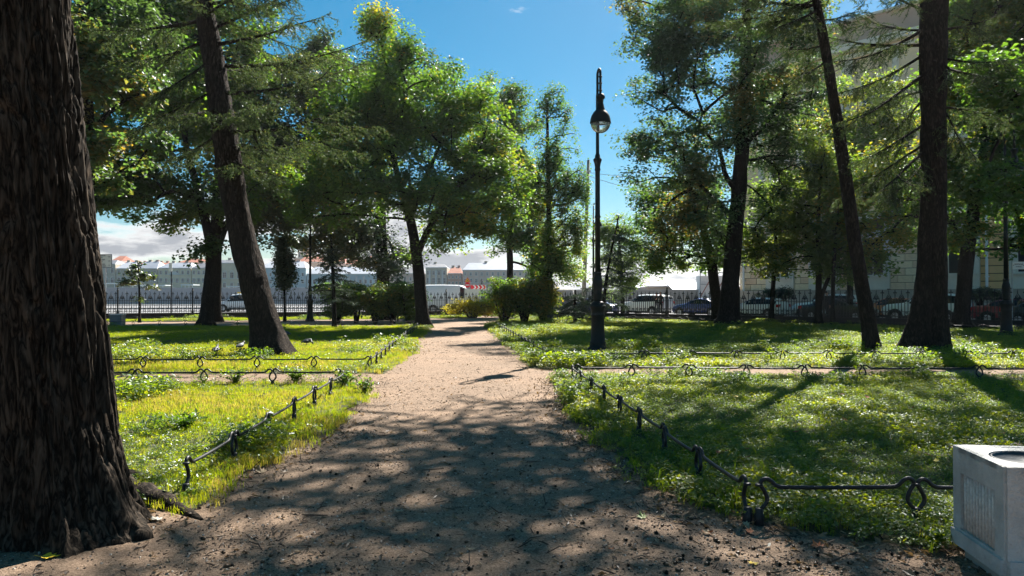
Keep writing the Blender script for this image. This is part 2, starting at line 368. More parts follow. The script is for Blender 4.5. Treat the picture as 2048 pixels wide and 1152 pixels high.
def densify(poly, step):
    out = []
    for k in range(len(poly)):
        p, q = np.array(poly[k]), np.array(poly[(k + 1) % len(poly)]); n = max(1, int(np.linalg.norm(q - p) / step))
        for i in range(n): out.append(p + (q - p) * i / n)
    return np.array(out)
def lawn(name, poly, h=0.035):
    P = densify(poly, 0.35); T = np.roll(P, -1, 0) - np.roll(P, 1, 0); T /= np.linalg.norm(T, axis=1)[:, None]
    ar = 0.5 * np.sum(P[:, 0] * np.roll(P[:, 1], -1) - np.roll(P[:, 0], -1) * P[:, 1])
    nrm = np.stack([T[:, 1], -T[:, 0]], 1) * (1 if ar > 0 else -1)
    j = (vnoise(np.c_[P * 1.3, np.zeros(len(P))], 3) - 0.5) * 0.30 + (vnoise(np.c_[P * 4.0, np.zeros(len(P))], 4) - 0.5) * 0.12
    O = P + nrm * j[:, None]; I = O - nrm * 0.16
    n = len(P); b = MB()
    b.add(np.r_[np.c_[O, np.full(n, 0.003)], np.c_[I, np.full(n, h)]], [(k, (k + 1) % n, n + (k + 1) % n, n + k) for k in range(n)] + [tuple(range(n, 2 * n))])
    tag(b.build(name, M['soil']), kind='structure'); return O
LAWNS = [
    ('near_left_lawn', [(-2.36, 5.25), (-2.15, 6.8), (-2.12, 8.2), (-2.3, 10.8), (-2.5, 12.5), (-3.2, 12.9), (-24, 12.7), (-24, 4.2), (-6, 5.35), (-3.4, 5.5)], 'L'),
    ('far_left_lawn', [(-2.62, 14.7), (-2.6, 16.5), (-2.75, 20.2), (-3.4, 27), (-4.1, 36.0), (-5, 37.8), (-34, 37.2), (-34, 14.4), (-8, 14.5)], 'L'),
    ('near_right_lawn', [(0.72, 13.3), (0.72, 10.8), (0.86, 7.9), (1.10, 6.0), (1.40, 5.25), (1.98, 4.58), (2.6, 4.35), (14, 4.3), (22, 13.9), (1.1, 13.9)], 'R'),
    ('far_right_lawn', [(0.35, 15.7), (0.25, 18.6), (-0.4, 26), (-1.35, 37.5), (-1.3, 41), (-0.4, 47), (2.4, 54.0), (7, 49.2), (24, 32.6), (30, 26), (30, 15.5), (8, 15.5)], 'R'),
    ('left_border_lawn', [(-2.2, 56.6), (-4.2, 52.5), (-34, 41.2), (-38, 44), (-2.9, 58.6)], 'L'),
    ('end_border_lawn', [(-1.6, 57.4), (-1.9, 59.4), (0.2, 60.4), (2.0, 56.4), (0.6, 55.0)], 'R'),
]
def inpoly(P, poly):
    x, y = P[:, 0], P[:, 1]; c = np.zeros(len(P), bool); n = len(poly)
    for k in range(n):
        x1, y1 = poly[k]; x2, y2 = poly[(k + 1) % n]
        if y1 == y2: continue
        c ^= ((y1 > y) != (y2 > y)) & (x < (x2 - x1) * (y - y1) / (y2 - y1) + x1)
    return c

# sources for the scattered ground cover (not in the scene themselves)
def leafquads(cen, axis, side, Ln, Wd, fold=0.12):
    cen = np.asarray(cen); nrm = np.cross(axis, side)
    a = axis * (Ln / 2)[:, None]; s = side * (Wd / 2)[:, None]; f = nrm * (Wd * fold)[:, None]
    V = np.stack([cen - a, cen + s - a * 0.1 + f, cen + a, cen - s - a * 0.1 + f], 1).reshape(-1, 3)
    q = np.arange(len(cen) * 4).reshape(-1, 4); return V, q
def unit(v): return v / (np.linalg.norm(v, axis=-1, keepdims=True) + 1e-9)
def src(coll, name, mb, m):
    o = bpy.data.objects.new(name, mb.mesh(name, m)); coll.objects.link(o); return o
def grasstuft(rng, nb, h, spread, wd, tint):
    b = MB(); V = []; Fq = []; T = []
    for k in range(nb):
        a = rng.uniform(0, 6.283); r = spread * math.sqrt(rng.uniform(0, 1)); base = np.array([r * math.cos(a), r * math.sin(a), -0.01])
        d = rng.uniform(0, 6.283); lean = rng.uniform(0.1, 0.9); hh = h * rng.uniform(0.5, 1.15)
        dv = np.array([math.cos(d), math.sin(d), 0]); sv = np.array([-dv[1], dv[0], 0]) * wd * rng.uniform(0.7, 1.2)
        p1 = base + dv * hh * lean * 0.25 + np.array([0, 0, hh * 0.55]); p2 = base + dv * hh * lean * 0.95 + np.array([0, 0, hh * (1.0 - 0.35 * lean)])
        o = len(V); V += [base - sv, base + sv, p1 + sv * 0.8, p1 - sv * 0.8, p2]; Fq += [(o, o + 1, o + 2, o + 3), (o + 3, o + 2, o + 4)]
        t = np.clip(tint + rng.normal(0, 0.13), 0, 1); T += [t] * 5
    b.add(V, Fq); b.tint(T); return b
def weedtuft(rng, nl, h, spread, ln, tint):
    az = rng.uniform(0, 6.283, nl); r = spread * np.sqrt(rng.uniform(0, 1, nl)); z = h * rng.uniform(0.35, 1.0, nl)
    cen = np.stack([r * np.cos(az), r * np.sin(az), z], 1)
    ax = unit(np.stack([np.cos(az + rng.normal(0, .7, nl)), np.sin(az + rng.normal(0, .7, nl)), rng.normal(-0.1, 0.35, nl)], 1))
    up = unit(np.stack([rng.normal(0, .3, nl), rng.normal(0, .3, nl), np.ones(nl)], 1)); sd = unit(np.cross(up, ax))
    V, q = leafquads(cen, ax, sd, ln * rng.uniform(0.6, 1.3, nl), ln * rng.uniform(0.4, 0.8, nl), 0.15)
    b = MB(); b.add(V, q); b.tint(np.repeat(np.clip(tint + rng.normal(0, 0.15, nl), 0, 1), 4))
    for k in range(0, nl, 3): b.tube([(0, 0, -0.01), cen[k] * (0.5, 0.5, 0.6), cen[k]], 0.0012, 3, caps=False); b.tint(np.full(9, 0.3))
    return b
rng = np.random.default_rng(5)
tufts = bpy.data.collections.new('tuft_sources')
names = []
for k, t in enumerate((0.2, 0.35, 0.5, 0.62, 0.75, 0.97)): src(tufts, 'a%d' % k, grasstuft(rng, 18, 0.082, 0.06, 0.0021, t), M['grass'])     # 0-5 grass
for k, t in enumerate((0.38, 0.58, 0.74, 0.92)): src(tufts, 'b%d' % k, weedtuft(rng, 16, 0.075, 0.08, 0.034, t), M['weed'])                       # 6-9 leafy cover
for k, t in enumerate((0.3, 0.6)): src(tufts, 'c%d' % k, weedtuft(rng, 26, 0.19, 0.12, 0.052, t), M['weed'])                                       # 10-11 tall weeds
for k, t in enumerate((0.45, 0.9)): src(tufts, 'd%d' % k, grasstuft(rng, 11, 0.17, 0.04, 0.0022, t), M['grass'])                                  # 12-13 long grass

def scatter_tree(coll):
    ng = bpy.data.node_groups.new('scatter', 'GeometryNodeTree')
    ng.interface.new_socket('Geometry', in_out='INPUT', socket_type='NodeSocketGeometry'); ng.interface.new_socket('Geometry', in_out='OUTPUT', socket_type='NodeSocketGeometry')
    n, l = ng.nodes, ng.links; gi = n.new('NodeGroupInput'); go = n.new('NodeGroupOutput')
    ci = n.new('GeometryNodeCollectionInfo'); ci.inputs['Collection'].default_value = coll; ci.inputs['Separate Children'].default_value = True; ci.inputs['Reset Children'].default_value = True
    ip = n.new('GeometryNodeInstanceOnPoints'); ip.inputs['Pick Instance'].default_value = True
    def na(nm, ty):
        x = n.new('GeometryNodeInputNamedAttribute'); x.data_type = ty; x.inputs['Name'].default_value = nm; return x.outputs['Attribute']
    l.new(gi.outputs[0], ip.inputs['Points']); l.new(ci.outputs[0], ip.inputs['Instance'])
    l.new(na('pick', 'INT'), ip.inputs['Instance Index']); l.new(na('scl', 'FLOAT'), ip.inputs['Scale'])
    er = n.new('FunctionNodeEulerToRotation'); l.new(na('rot', 'FLOAT_VECTOR'), er.inputs[0]); l.new(er.outputs[0], ip.inputs['Rotation'])
    l.new(ip.outputs[0], go.inputs[0]); return ng
def scatter(name, coll, P, pick, rot, scl, base_mat, kind='stuff', label=None):
    me = bpy.data.meshes.new(name); me.vertices.add(len(P)); me.vertices.foreach_set('co', np.asarray(P, np.float32).ravel())
    for nm, ty, arr, at in (('pick', 'INT', np.asarray(pick, np.int32), 'value'), ('scl', 'FLOAT', np.asarray(scl, np.float32), 'value'), ('rot', 'FLOAT_VECTOR', np.asarray(rot, np.float32).ravel(), 'vector')):
        x = me.attributes.new(nm, ty, 'POINT'); x.data.foreach_set(at, arr)
    me.materials.append(base_mat); o = bpy.data.objects.new(name, me); C.objects.link(o)
    md = o.modifiers.new('scatter', 'NODES'); md.node_group = scatter_tree(coll); return tag(o, label, kind=kind)

EDGES = []
for nm, poly, side in LAWNS:
    O = lawn(nm, poly); EDGES.append(O)
    P0, P1 = O.min(0), O.max(0)
    allp = []; alls = []
    for (r0, r1, den, sc) in ((0, 8, 380, 1.0), (8, 14, 260, 1.05), (14, 24, 130, 1.2), (24, 90, 60, 1.25)):
        n = int((P1[0] - P0[0]) * (P1[1] - P0[1]) * den); q = rng.uniform(P0, P1, (n, 2))
        d = np.hypot(q[:, 0], q[:, 1]); q = q[(d >= r0) & (d < r1) & (np.abs(q[:, 0]) < 0.80 * q[:, 1] + 2.5)]
        if not len(q): continue
        qq = q + rng.normal(0, 0.09, q.shape); q = q[inpoly(qq, O)]; allp.append(q); alls.append(np.full(len(q), sc))
    if not allp: continue
    P = np.concatenate(allp); sc = np.concatenate(alls); n = len(P)
    z = np.c_[P, np.zeros(n)]
    f1 = vnoise(z * 0.55, 21); f2 = vnoise(z * 0.28, 22); f3 = vnoise(z * 1.5, 23); f4 = vnoise(z * 0.9, 31)
    dist = np.hypot(P[:, 0], P[:, 1])
    edge = np.min(np.hypot(P[:, None, 0] - O[None, ::2, 0], P[:, None, 1] - O[None, ::2, 1]), 1) if n * len(O) < 4e7 else np.full(n, 9.0)
    u = rng.uniform(0, 1, n)
    g = np.clip(np.floor((0.45 * f1 + 0.35 * f3 + 0.3 * u) * 5.0), 0, 4).astype(int)
    leafy = np.clip((f2 - 0.5) * 3.2 + (0.86 if side == 'R' else 0.14), 0.62 if side == 'R' else 0.03, 0.95)
    pick = np.where(rng.uniform(0, 1, n) < leafy, 6 + np.clip(np.floor((0.6 * f4 + 0.5 * rng.uniform(0, 1, n)) * 4), 0, 3).astype(int), g)
    v = rng.uniform(0, 1, n)
    if side == 'L':
        g2 = np.clip(g + 1, 0, 4); pick = np.where(pick < 6, g2, pick)
        pick = np.where((v < np.clip((f4 - 0.48) * 2.2, 0.04, 0.5)) & (dist < 24), 5, pick)
    tall = (f3 > 0.66) & (f2 > 0.50) & (v < (0.30 if side == 'R' else 0.16))
    pick = np.where(tall, 10 + (f4 > 0.5), pick)
    lg = (edge < 0.45) & (v > 0.90); pick = np.where(lg, 12 + (rng.uniform(0, 1, n) < 0.35), pick)
    pick = np.where((v > 0.965) & (edge >= 0.45) & (side == 'R'), 12, pick)
    rot = np.stack([rng.normal(0, 0.12, n), rng.normal(0, 0.12, n), rng.uniform(0, 6.283, n)], 1)
    zz = np.clip(edge / 0.16, 0.1, 1) * 0.033
    hv = 0.62 + 0.75 * f4
    scatter('grass', tufts, np.c_[P, zz], pick, rot, sc * hv * rng.uniform(0.7, 1.25, n), M['grass'],
            label=None)

# grit, chips and bits of twig on the path
chips = bpy.data.collections.new('chip_sources')
M['chip_light'] = mat('light_chip', (0.42, 0.36, 0.30), 0.9, 0, 0.2, 30); M['chip_dark'] = mat('dark_chip', (0.06, 0.042, 0.032), 0.9, 0, 0.3, 30); M['chip_mid'] = mat('brown_chip', (0.20, 0.14, 0.10), 0.9, 0, 0.3, 30)
def stone(r):
    b = MB(); v = unit(rng.normal(0, 1, (8, 3))) ; v = np.array([(-1, -1, -.5), (1, -1, -.5), (1, 1, -.5), (-1, 1, -.5), (-.7, -.6, .6), (.6, -.7, .5), (.7, .6, .6), (-.6, .7, .5)]) * r * rng.uniform(0.6, 1.2, (8, 3))
    b.add(v, [(3, 2, 1, 0), (4, 5, 6, 7), (0, 1, 5, 4), (1, 2, 6, 5), (2, 3, 7, 6), (3, 0, 4, 7)]); return b
for k, mm in enumerate(('chip_light', 'chip_dark', 'chip_mid', 'chip_mid')): src(chips, 'a%d' % k, stone(0.0036), M[mm])
def twiglet(l):
    b = MB(); b.tube([(-l / 2, 0, 0.002), (0, l * 0.08, 0.004), (l / 2, -l * 0.05, 0.003)], [0.0016, 0.002, 0.001], 4); return b
for k in range(3): src(chips, 'b%d' % k, twiglet(0.03 + 0.025 * k), M['chip_dark' if k != 1 else 'chip_mid'])
def bit(l, w): 
    b = MB(); V, q = leafquads(np.array([[0, 0, 0.003]]), np.array([[1., 0, 0.1]]), np.array([[0., 1, 0.1]]), np.array([l]), np.array([w]), 0.3); b.add(V, q); b.tint([rng.uniform(0, 1)] * 4); return b
for k in range(4): src(chips, 'c%d' % k, bit(0.02 + 0.006 * k, 0.012), M['litter'])
pts = []
for (y0, y1, den) in ((3.0, 5.5, 1500), (5.5, 8.5, 700), (8.5, 14, 250), (14, 26, 60)):
    n = int(9.0 * (y1 - y0) * den); q = np.c_[rng.uniform(-6.5, 3.6, n), rng.uniform(y0, y1, n)]
    pts.append(q[np.abs(q[:, 0]) < 0.78 * q[:, 1] + 0.6])
P = np.concatenate(pts); keep = np.ones(len(P), bool)
for O in EDGES: keep &= ~inpoly(P, O - 0)
P = P[keep]; n = len(P); dist = np.hypot(P[:, 0], P[:, 1])
cl = vnoise(np.c_[P * 1.7, np.zeros(n)], 41)
keep = rng.uniform(0, 1, n) < 0.25 + 0.9 * cl; P = P[keep]; n = len(P); dist = dist[keep]
pk = rng.choice(11, n, p=[.17, .24, .20, .20, .035, .02, .01, .055, .04, .02, .01])
scatter('gravel', chips, np.c_[P, np.full(n, 0.002)], pk, np.c_[rng.normal(0, .3, n), rng.normal(0, .3, n), rng.uniform(0, 6.28, n)], rng.uniform(0.5, 1.6, n) ** 1.6 * (1 + dist * 0.03), M['chip_mid'])

lp = []
for O, dens in zip(EDGES[:4], (46, 26, 130, 26)):
    for k in range(len(O)):
        d = math.hypot(*O[k]); n = int(dens * (1.0 if d < 9 else 0.45 if d < 16 else 0.12))
        if abs(O[k][0]) < 0.8 * O[k][1] + 1: lp.append(O[k] + rng.normal(0, 0.20, (n, 2)) + rng.uniform(-.2, .2, (n, 2)))
P = np.concatenate(lp); n = len(P)
scatter('leaf_litter', chips, np.c_[P, np.full(n, 0.006)], rng.choice(11, n, p=[.03, .09, .06, .06, .07, .05, .04, .17, .16, .14, .13]), np.c_[rng.normal(0, .5, n), rng.normal(0, .5, n), rng.uniform(0, 6.28, n)], rng.uniform(0.9, 2.9, n), M['litter'])

# ---------------------------------------------------------------- low hoop-ended rails round the lawns
def rail_bay(L_, r=0.0145):
    half = [(0.012, 0.10), (0.052, 0.145), (0.056, 0.185), (0.034, 0.235), (0.012, 0.268), (0.022, 0.298), (0.055, 0.308), (0.088, 0.292), (0.115, 0.265), (0.150, 0.252), (0.20, 0.250)]
    # smooth the bend
    def cr(P):
        out = []
        for k in range(len(P) - 1):
            p0, p1, p2, p3 = [np.array(P[min(max(k + d, 0), len(P) - 1)]) for d in (-1, 0, 1, 2)]
            for t in (0, 0.5): out.append(0.5 * ((2 * p1) + (-p0 + p2) * t + (2 * p0 - 5 * p1 + 4 * p2 - p3) * t * t + (-p0 + 3 * p1 - 3 * p2 + p3) * t ** 3))
        out.append(np.array(P[-1])); return out
    h = cr(half); pts = [(x, 0, z) for x, z in h] + [(L_ * f, 0, 0.25 - 0.004 * math.sin(f * 3.14)) for f in (0.35, 0.5, 0.65)] + [(L_ - x, 0, z) for x, z in h[::-1]]
    b = MB(); b.tube(pts, r, 8); return b
def rail_post():
    b = MB(); b.lathe([(0.034, -0.05), (0.034, 0.07), (0.028, 0.08), (0.028, 0.105), (0.022, 0.115)], sides=10)
    return b
COLb = MB(); COLb.lathe([(0.020, 0.262), (0.027, 0.266), (0.027, 0.276), (0.020, 0.280)], sides=8); COLLAR = COLb.mesh('collar', M['rail_iron'], True)
POST = rail_post().mesh('post', M['rail_iron'], True)
def rail_run(label, p0, p1, nb, group='low iron rails edging the lawns'):
    p0, p1 = Vector(p0), Vector(p1); d = p1 - p0; Ln = d.length / nb
    t = thing('low_rail', label, 'low rail', (p0.x, p0.y, 0.0), math.atan2(d.y, d.x), group)
    me = rail_bay(Ln).mesh('rail', M['rail_iron'], True)
    for k in range(nb):
        o = bpy.data.objects.new('rail', me); C.objects.link(o); o.parent = t; o.location = (k * Ln, 0, R.uniform(-0.006, 0.006)); o.rotation_euler = (R.uniform(-.03, .03), R.uniform(-.004, .004), 0)
    for k in range(nb + 1):
        o = bpy.data.objects.new('post', POST); C.objects.link(o); o.parent = t; o.location = (k * Ln, 0, 0); o.rotation_euler = (R.uniform(-.04, .04), R.uniform(-.04, .04), 0)
        q = bpy.data.objects.new('collar', COLLAR); C.objects.link(q); q.parent = t; q.location = (k * Ln, 0, 0)
    return t
rail_run('low black rail along the left path edge beside the big oak', (-2.51, 5.6), (-2.85, 12.3), 6)
rail_run('low black rail on the near side of the left cross path', (-2.95, 12.55), (-13.6, 12.45), 9)
rail_run('black rail on the far side of the left cross path, before the leaning larch', (-2.96, 15.2), (-14.8, 15.05), 10)
rail_run('long low rail on the left of the path running to the tree at its edge', (-2.98, 15.35), (-4.55, 34.9), 18)
rail_run('low black rail along the right path edge up to the concrete bin corner', (1.61, 4.98), (1.10, 13.3), 8)
rail_run('front low rail ending behind the white concrete bin', (1.68, 4.95), (6.0, 5.02), 4)
rail_run('low black rail on the near side of the right cross path', (1.15, 13.38), (12.7, 13.1), 11)
rail_run('black rail on the far side of the right cross path before the tall lamp', (0.92, 16.8), (13.75, 16.8), 12)
rail_run('long low rail on the right of the path running to the right hedge', (0.86, 16.95), (-0.85, 37.0), 19)
rail_run('distant low rail behind the left lawn, before the grey bin', (-5.0, 38.6), (-29.5, 38.0), 18)
rail_run('distant low rail along the foot of the left iron fence', (-3.9, 53.2), (-33, 42.3), 22)
rail_run('distant low rail at the end of the path in front of the yellow bush', (-4.0, 55.8), (0.9, 55.4), 4)
rail_run('upper of the two distant low rails at the foot of the right iron fence', (3.4, 53.0), (24.2, 33.2), 22)
rail_run('lower of the two distant low rails behind the right lawn', (4.4, 48.5), (23.0, 30.8), 20)

# ---------------------------------------------------------------- iron park fence
PL, FT = 0.42, 1.95           # plinth top, crest top
def ring(b, cx, cz, r, tr=0.012, n=10, a0=0.0, a1=2 * math.pi, y=0.0):
    b.tube([(cx + r * math.cos(a0 + (a1 - a0) * k / n), y, cz + r * math.sin(a0 + (a1 - a0) * k / n)) for k in range(n + 1)], tr, 4, caps=False)
def bar(b, x, z0, z1, t=0.034): b.box((x, 0, (z0 + z1) / 2), (t, t, z1 - z0))
U = 0.60
def fence_panel(Ln):
    n = max(1, round(Ln / U)); u = Ln / n; b = MB(); c = MB()
    b.box((Ln / 2, 0, PL + 0.10), (Ln, 0.03, 0.03)); b.box((Ln / 2, 0, PL + 0.36), (Ln, 0.024, 0.024)); b.box((Ln / 2, 0, 1.30), (Ln, 0.02, 0.025))
    for k in range(n):
        x = k * u
        bar(b, x + u * .125, PL + .02, 1.42); bar(b, x + u * .375, PL + .02, 1.36); bar(b, x + u * .625, PL + .02, 1.42); bar(b, x + u * .875, PL + .02, 1.74)
        # scrolls turning in from the side bars, lozenge over the middle, cross over the last bar
        for sx, dr in ((x + u * .125, 1), (x + u * .625, -1)):
            ring(c, sx + dr * 0.062, 1.44, 0.064, 0.020, 9, math.pi if dr > 0 else 0, (-0.6 if dr > 0 else math.pi + 0.6)); ring(c, sx + dr * 0.062, 1.45, 0.026, 0.016, 6)
        xm = x + u * .375
        c.tube([(xm - .10, 0, 1.50), (xm - .085, 0, 1.58), (xm, 0, 1.72), (xm + .085, 0, 1.58), (xm + .10, 0, 1.50)], 0.022, 4)
        c.tube([(xm - .085, 0, 1.58), (xm, 0, 1.49), (xm + .085, 0, 1.58)], 0.020, 4)
        c.box((xm, 0, 1.59), (0.075, 0.02, 0.028)); c.box((xm, 0, 1.59), (0.028, 0.019, 0.085)); bar(c, xm, 1.34, 1.52, 0.03)
        c.lathe([(0.008, 1.70), (0.03, 1.75), (0.012, 1.80), (0.022, 1.83), (0.003, FT - .02)], (xm, 0, 0), 6)
        xc = x + u * .875
        c.box((xc, 0, 1.77), (0.15, 0.024, 0.045)); c.box((xc - .075, 0, 1.77), (0.03, 0.026, 0.07)); c.box((xc + .075, 0, 1.77), (0.03, 0.026, 0.07))
        c.lathe([(0.02, 1.62), (0.034, 1.66), (0.012, 1.70), (0.026, 1.80), (0.034, 1.85), (0.004, FT)], (xc, 0, 0), 6)
        c.lathe([(0.012, 0.9), (0.03, 0.93), (0.012, 0.96)], (xc, 0, 0), 6)
        for sx in (x + u * .25, x + u * .75): ring(c, sx, PL + .20, 0.055, 0.018, 8, math.pi, 2 * math.pi); ring(c, sx, PL + .30, 0.04, 0.016, 6)
        c.lathe([(0.012, PL + .36), (0.045, PL + .42), (0.012, PL + .52)], (xm, 0, 0), 6)
    return b, c
def fence_post():
    b = MB(); b.box((0, 0, 1.0 + PL / 2), (0.10, 0.10, 2.0 - PL)); b.box((0, 0, PL + .1), (0.16, 0.16, 0.2)); b.box((0, 0, 1.5), (0.14, 0.14, 0.05))
    b.lathe([(0.07, 1.98), (0.085, 2.02), (0.04, 2.06), (0.06, 2.11), (0.006, 2.24)], sides=8); return b
FPOST = fence_post().mesh('post', M['iron'])
def iron_fence(label, pts, bay):
    t = thing('iron_fence', label, 'fence', (0, 0, 0))
    pb = MB(); PN = {}
    for (p, q) in zip(pts[:-1], pts[1:]):
        p, q = Vector((*p, 0)), Vector((*q, 0)); d = q - p; n = max(1, round(d.length / bay)); ln = d.length / n; an = math.atan2(d.y, d.x)
        mid = (p + q) / 2; pb.box((mid.x, mid.y, PL / 2 - .1), (d.length + .3, 0.42, PL + .2), 0, an); pb.box((mid.x, mid.y, PL - .035), (d.length + .36, 0.48, 0.075), 0, an)
        key = round(ln, 3); b, c = fence_panel(ln - 0.11); mb_, mc_ = b.mesh('panel', M['iron']), c.mesh('crest', M['iron'])
        for k in range(n):
            o = bpy.data.objects.new('panel', mb_); C.objects.link(o); o.parent = t; o.location = p + d * (k / n) + d.normalized() * 0.055; o.rotation_euler = (0, 0, an)
            o2 = bpy.data.objects.new('crest', mc_); C.objects.link(o2); o2.parent = o
        for k in range(n + 1):
            o = bpy.data.objects.new('post', FPOST); C.objects.link(o); o.parent = t; o.location = p + d * (k / n); o.rotation_euler = (0, 0, an)
    pb.build('plinth', M['plinth'], t)
    return t
iron_fence('black iron park fence with cross finials along the left road', [(-45, 42.8), (-36, 46.5), (-1, 61.0)], 4.8)
iron_fence('black iron park fence with cross finials along the right street with parked cars', [(-0.6, 61.3), (6.6, 51.6), (25, 34.0), (36, 23.5)], 5.4)

# ---------------------------------------------------------------- trees
def trunk_world(path, Y):
    """photo points (x, y, width[, extra distance]) -> world points and radii at distance Y"""
    P = []; Rr = []
    for t in path:
        yy = Y + (t[3] if len(t) > 3 else 0); P.append(np.array(W(t[0], t[1], yy))); Rr.append(t[2] / 2 * yy / F)
    return np.array(P), np.array(Rr)
def resample(P, Rr, step):
    d = np.r_[0, np.cumsum(np.linalg.norm(np.diff(P, axis=0), axis=1))]; n = max(4, int(d[-1] / step)); s = np.linspace(0, d[-1], n)
    # smooth curve through the points
    out = np.stack([np.interp(s, d, P[:, k]) for k in range(3)], 1); k = 5
    if n > 12:
        pad = np.r_[np.repeat(out[:1], k // 2, 0), out, np.repeat(out[-1:], k // 2, 0)]; sm = np.stack([np.convolve(pad[:, j], np.ones(k) / k, 'valid') for j in range(3)], 1); sm[0] = out[0]; sm[-1] = out[-1]; out = sm
    return out, np.interp(s, d, Rr)
def flare(P, Rr, amt=0.45, h=0.6):
    z = P[:, 2] - P[0, 2]; return Rr * (1 + amt * np.exp(-z / h * 2.2))
def solid_trunk(b, P, Rr, sides, rough=0.06, seed=0, lobes=0.0):
    n0 = b.n; b.tube(P, Rr, sides)
    v = b.v[-1]; n = len(P); g = v.reshape(n, sides, 3); cen = P[:, None]; d = g - cen
    q = np.c_[v[:, :2] * 5, v[:, 2:] * 1.2]; k = 1 + (vnoise(q, seed) - 0.5) * 2 * rough + (vnoise(q * 3.1, seed + 1) - 0.5) * rough
    z = (g[..., 2] - P[0, 2]).ravel(); a = np.arctan2(d[..., 1], d[..., 0]).ravel()
    k = k + lobes * np.exp(-z / 0.5) * (0.5 + 0.5 * np.cos(a * 5 + seed)) * 1.2
    b.v[-1] = (cen + d * k.reshape(n, sides, 1)).reshape(-1, 3)

def tree(name, label, cat, Y, trunk, lobes, ncl, lpc, lm, bm, leaf=(0.13, 0.085), sig=0.42, seed=1, zmin=0.25, group=None, tint=0.45, up=0.5, extra=(), pen=0.35, sigz=0.6, sides=14, br=1.0, droop=0.0, shell=2.2):
    rg = np.random.default_rng(seed)
    ncl = int(ncl * 1.18)
    P, Rr = trunk_world(trunk, Y); P[0, 2] = min(P[0, 2], 0.0); base = P[0].copy(); base[2] = 0
    t = thing(name, label, cat, tuple(base), 0, group)
    P, Rr = resample(P, Rr, 0.35); Rr = flare(P, Rr)
    P[0, 2] -= 0.1
    nodes = [P]; rad = [Rr]
    tb = MB(); solid_trunk(tb, P - base, Rr, sides, 0.07, seed, 0.35)
    for ex in extra:                                   # further stems and big limbs seen in the photo
        E, Er = trunk_world(ex, Y); E, Er = resample(E, Er, 0.35); nodes.append(E); rad.append(Er); solid_trunk(tb, E - base, Er, max(6, sides - 4), 0.06, seed + 3)
    tb.build('trunk', bm, t, True)
    # clusters of leaves spread through the crown
    Lo = []; wts = []
    for lo in lobes:
        px, py, rx, ry = lo[:4]; dy = lo[4] if len(lo) > 4 else 0; c = np.array(W(px, py, Y + dy)); sx = rx * (Y + dy) / F; sz = ry * (Y + dy) / F; sy = lo[5] if len(lo) > 5 else sx
        Lo.append((c, np.array([sx, sy, sz]))); wts.append(sx * sy * sz)
    for (c0, s0) in list(Lo):                          # smaller sprays standing out of the big masses
        for _ in range(5 if s0.min() > 0.8 else 2):
            u0 = unit(rg.normal(0, 1, 3) + np.array([0, 0, 0.35])); f = rg.uniform(0.22, 0.42); s1 = s0 * f * np.array([rg.uniform(.7, 1.1), rg.uniform(.7, 1.1), rg.uniform(.8, 1.5)])
            Lo.append((c0 + u0 * s0 * rg.uniform(0.85, 1.12), s1)); wts.append(s1.prod() * 2.2)
    wts = np.array(wts) ** 0.8; wts /= wts.sum()
    k = rg.choice(len(Lo), ncl * 2, p=wts); u = unit(rg.normal(0, 1, (ncl * 2, 3))) * (rg.uniform(0, 1, ncl * 2) ** (1 / shell))[:, None]
    Cc = np.array([Lo[i][0] for i in k]) + u * np.array([Lo[i][1] for i in k])
    ok = ((vnoise(Cc * 0.85 + seed, seed) > 0.40) | (ncl < 180)) & (Cc[:, 2] > 0.25); Cc = Cc[ok][:ncl]
    # grow the branches: each cluster joins the nearest limb already there
    NX = np.concatenate(nodes); NR = np.concatenate(rad); use = (NX[:, 2] > base[2] + zmin * (NX[:, 2].max() - base[2]))
    pos = list(NX[use]); rr = list(NR[use]); plen = [0.0] * len(pos); par = [-1] * len(pos); n0 = len(pos)
    X = np.array(pos); PL_ = np.zeros(n0); best = np.full(len(Cc), 1e9); bi = np.zeros(len(Cc), int)
    def relax(i0, i1):
        for i in range(i0, i1):
            d = Cc - pos[i]; ds = np.linalg.norm(d, axis=1); cost = ds + pen * plen[i] + up * np.maximum(0, pos[i][2] - Cc[:, 2])
            m = cost < best; best[m] = cost[m]; bi[m] = i
    relax(0, n0); done = np.zeros(len(Cc), bool); idx = np.full(len(Cc), -1)
    for _ in range(len(Cc)):
        j = int(np.argmin(np.where(done, 1e9, best))); done[j] = True; p = bi[j]
        pos.append(Cc[j]); par.append(p); plen.append(plen[p] + float(np.linalg.norm(Cc[j] - pos[p]))); relax(len(pos) - 1, len(pos))
    cnt = np.ones(len(pos))
    for i in range(len(pos) - 1, n0 - 1, -1): cnt[par[i]] += cnt[i]
    bb = MB()
    for i in range(n0, len(pos)):
        p = par[i]; a, c = pos[p], pos[i]; r1 = min((0.010 + 0.0125 * cnt[i] ** 0.52) * br, rr[p] * 0.85 if p < n0 else 9); r0 = min((0.010 + 0.0125 * (cnt[p] if p >= n0 else cnt[i] * 1.3) ** 0.52) * br, rr[p] * 0.9 if p < n0 else 9)
        ln = np.linalg.norm(c - a); mid = (a + c) / 2 + rg.normal(0, 0.09, 3) * ln + np.array([0, 0, 0.10 * ln])
        tt = np.array([0, .33, .66, 1])[:, None]; q = (1 - tt) ** 2 * a + 2 * tt * (1 - tt) * mid + tt ** 2 * c
        bb.tube(q - base, np.linspace(max(r0, r1), r1, 4), 5 if r0 > 0.03 else 4, caps=False)
    # twigs
    ntw = 2
    for c in Cc[: min(len(Cc), 500)]:
        for _ in range(ntw):
            d = unit(rg.normal(0, 1, 3) * (1, 1, 0.6)) * sig * 1.5; bb.tube(np.array([c, c + d]) - base, [0.011, 0.004], 3, caps=False)
    bb.build('branch', bm, t, True)['kind'] = 'stuff'
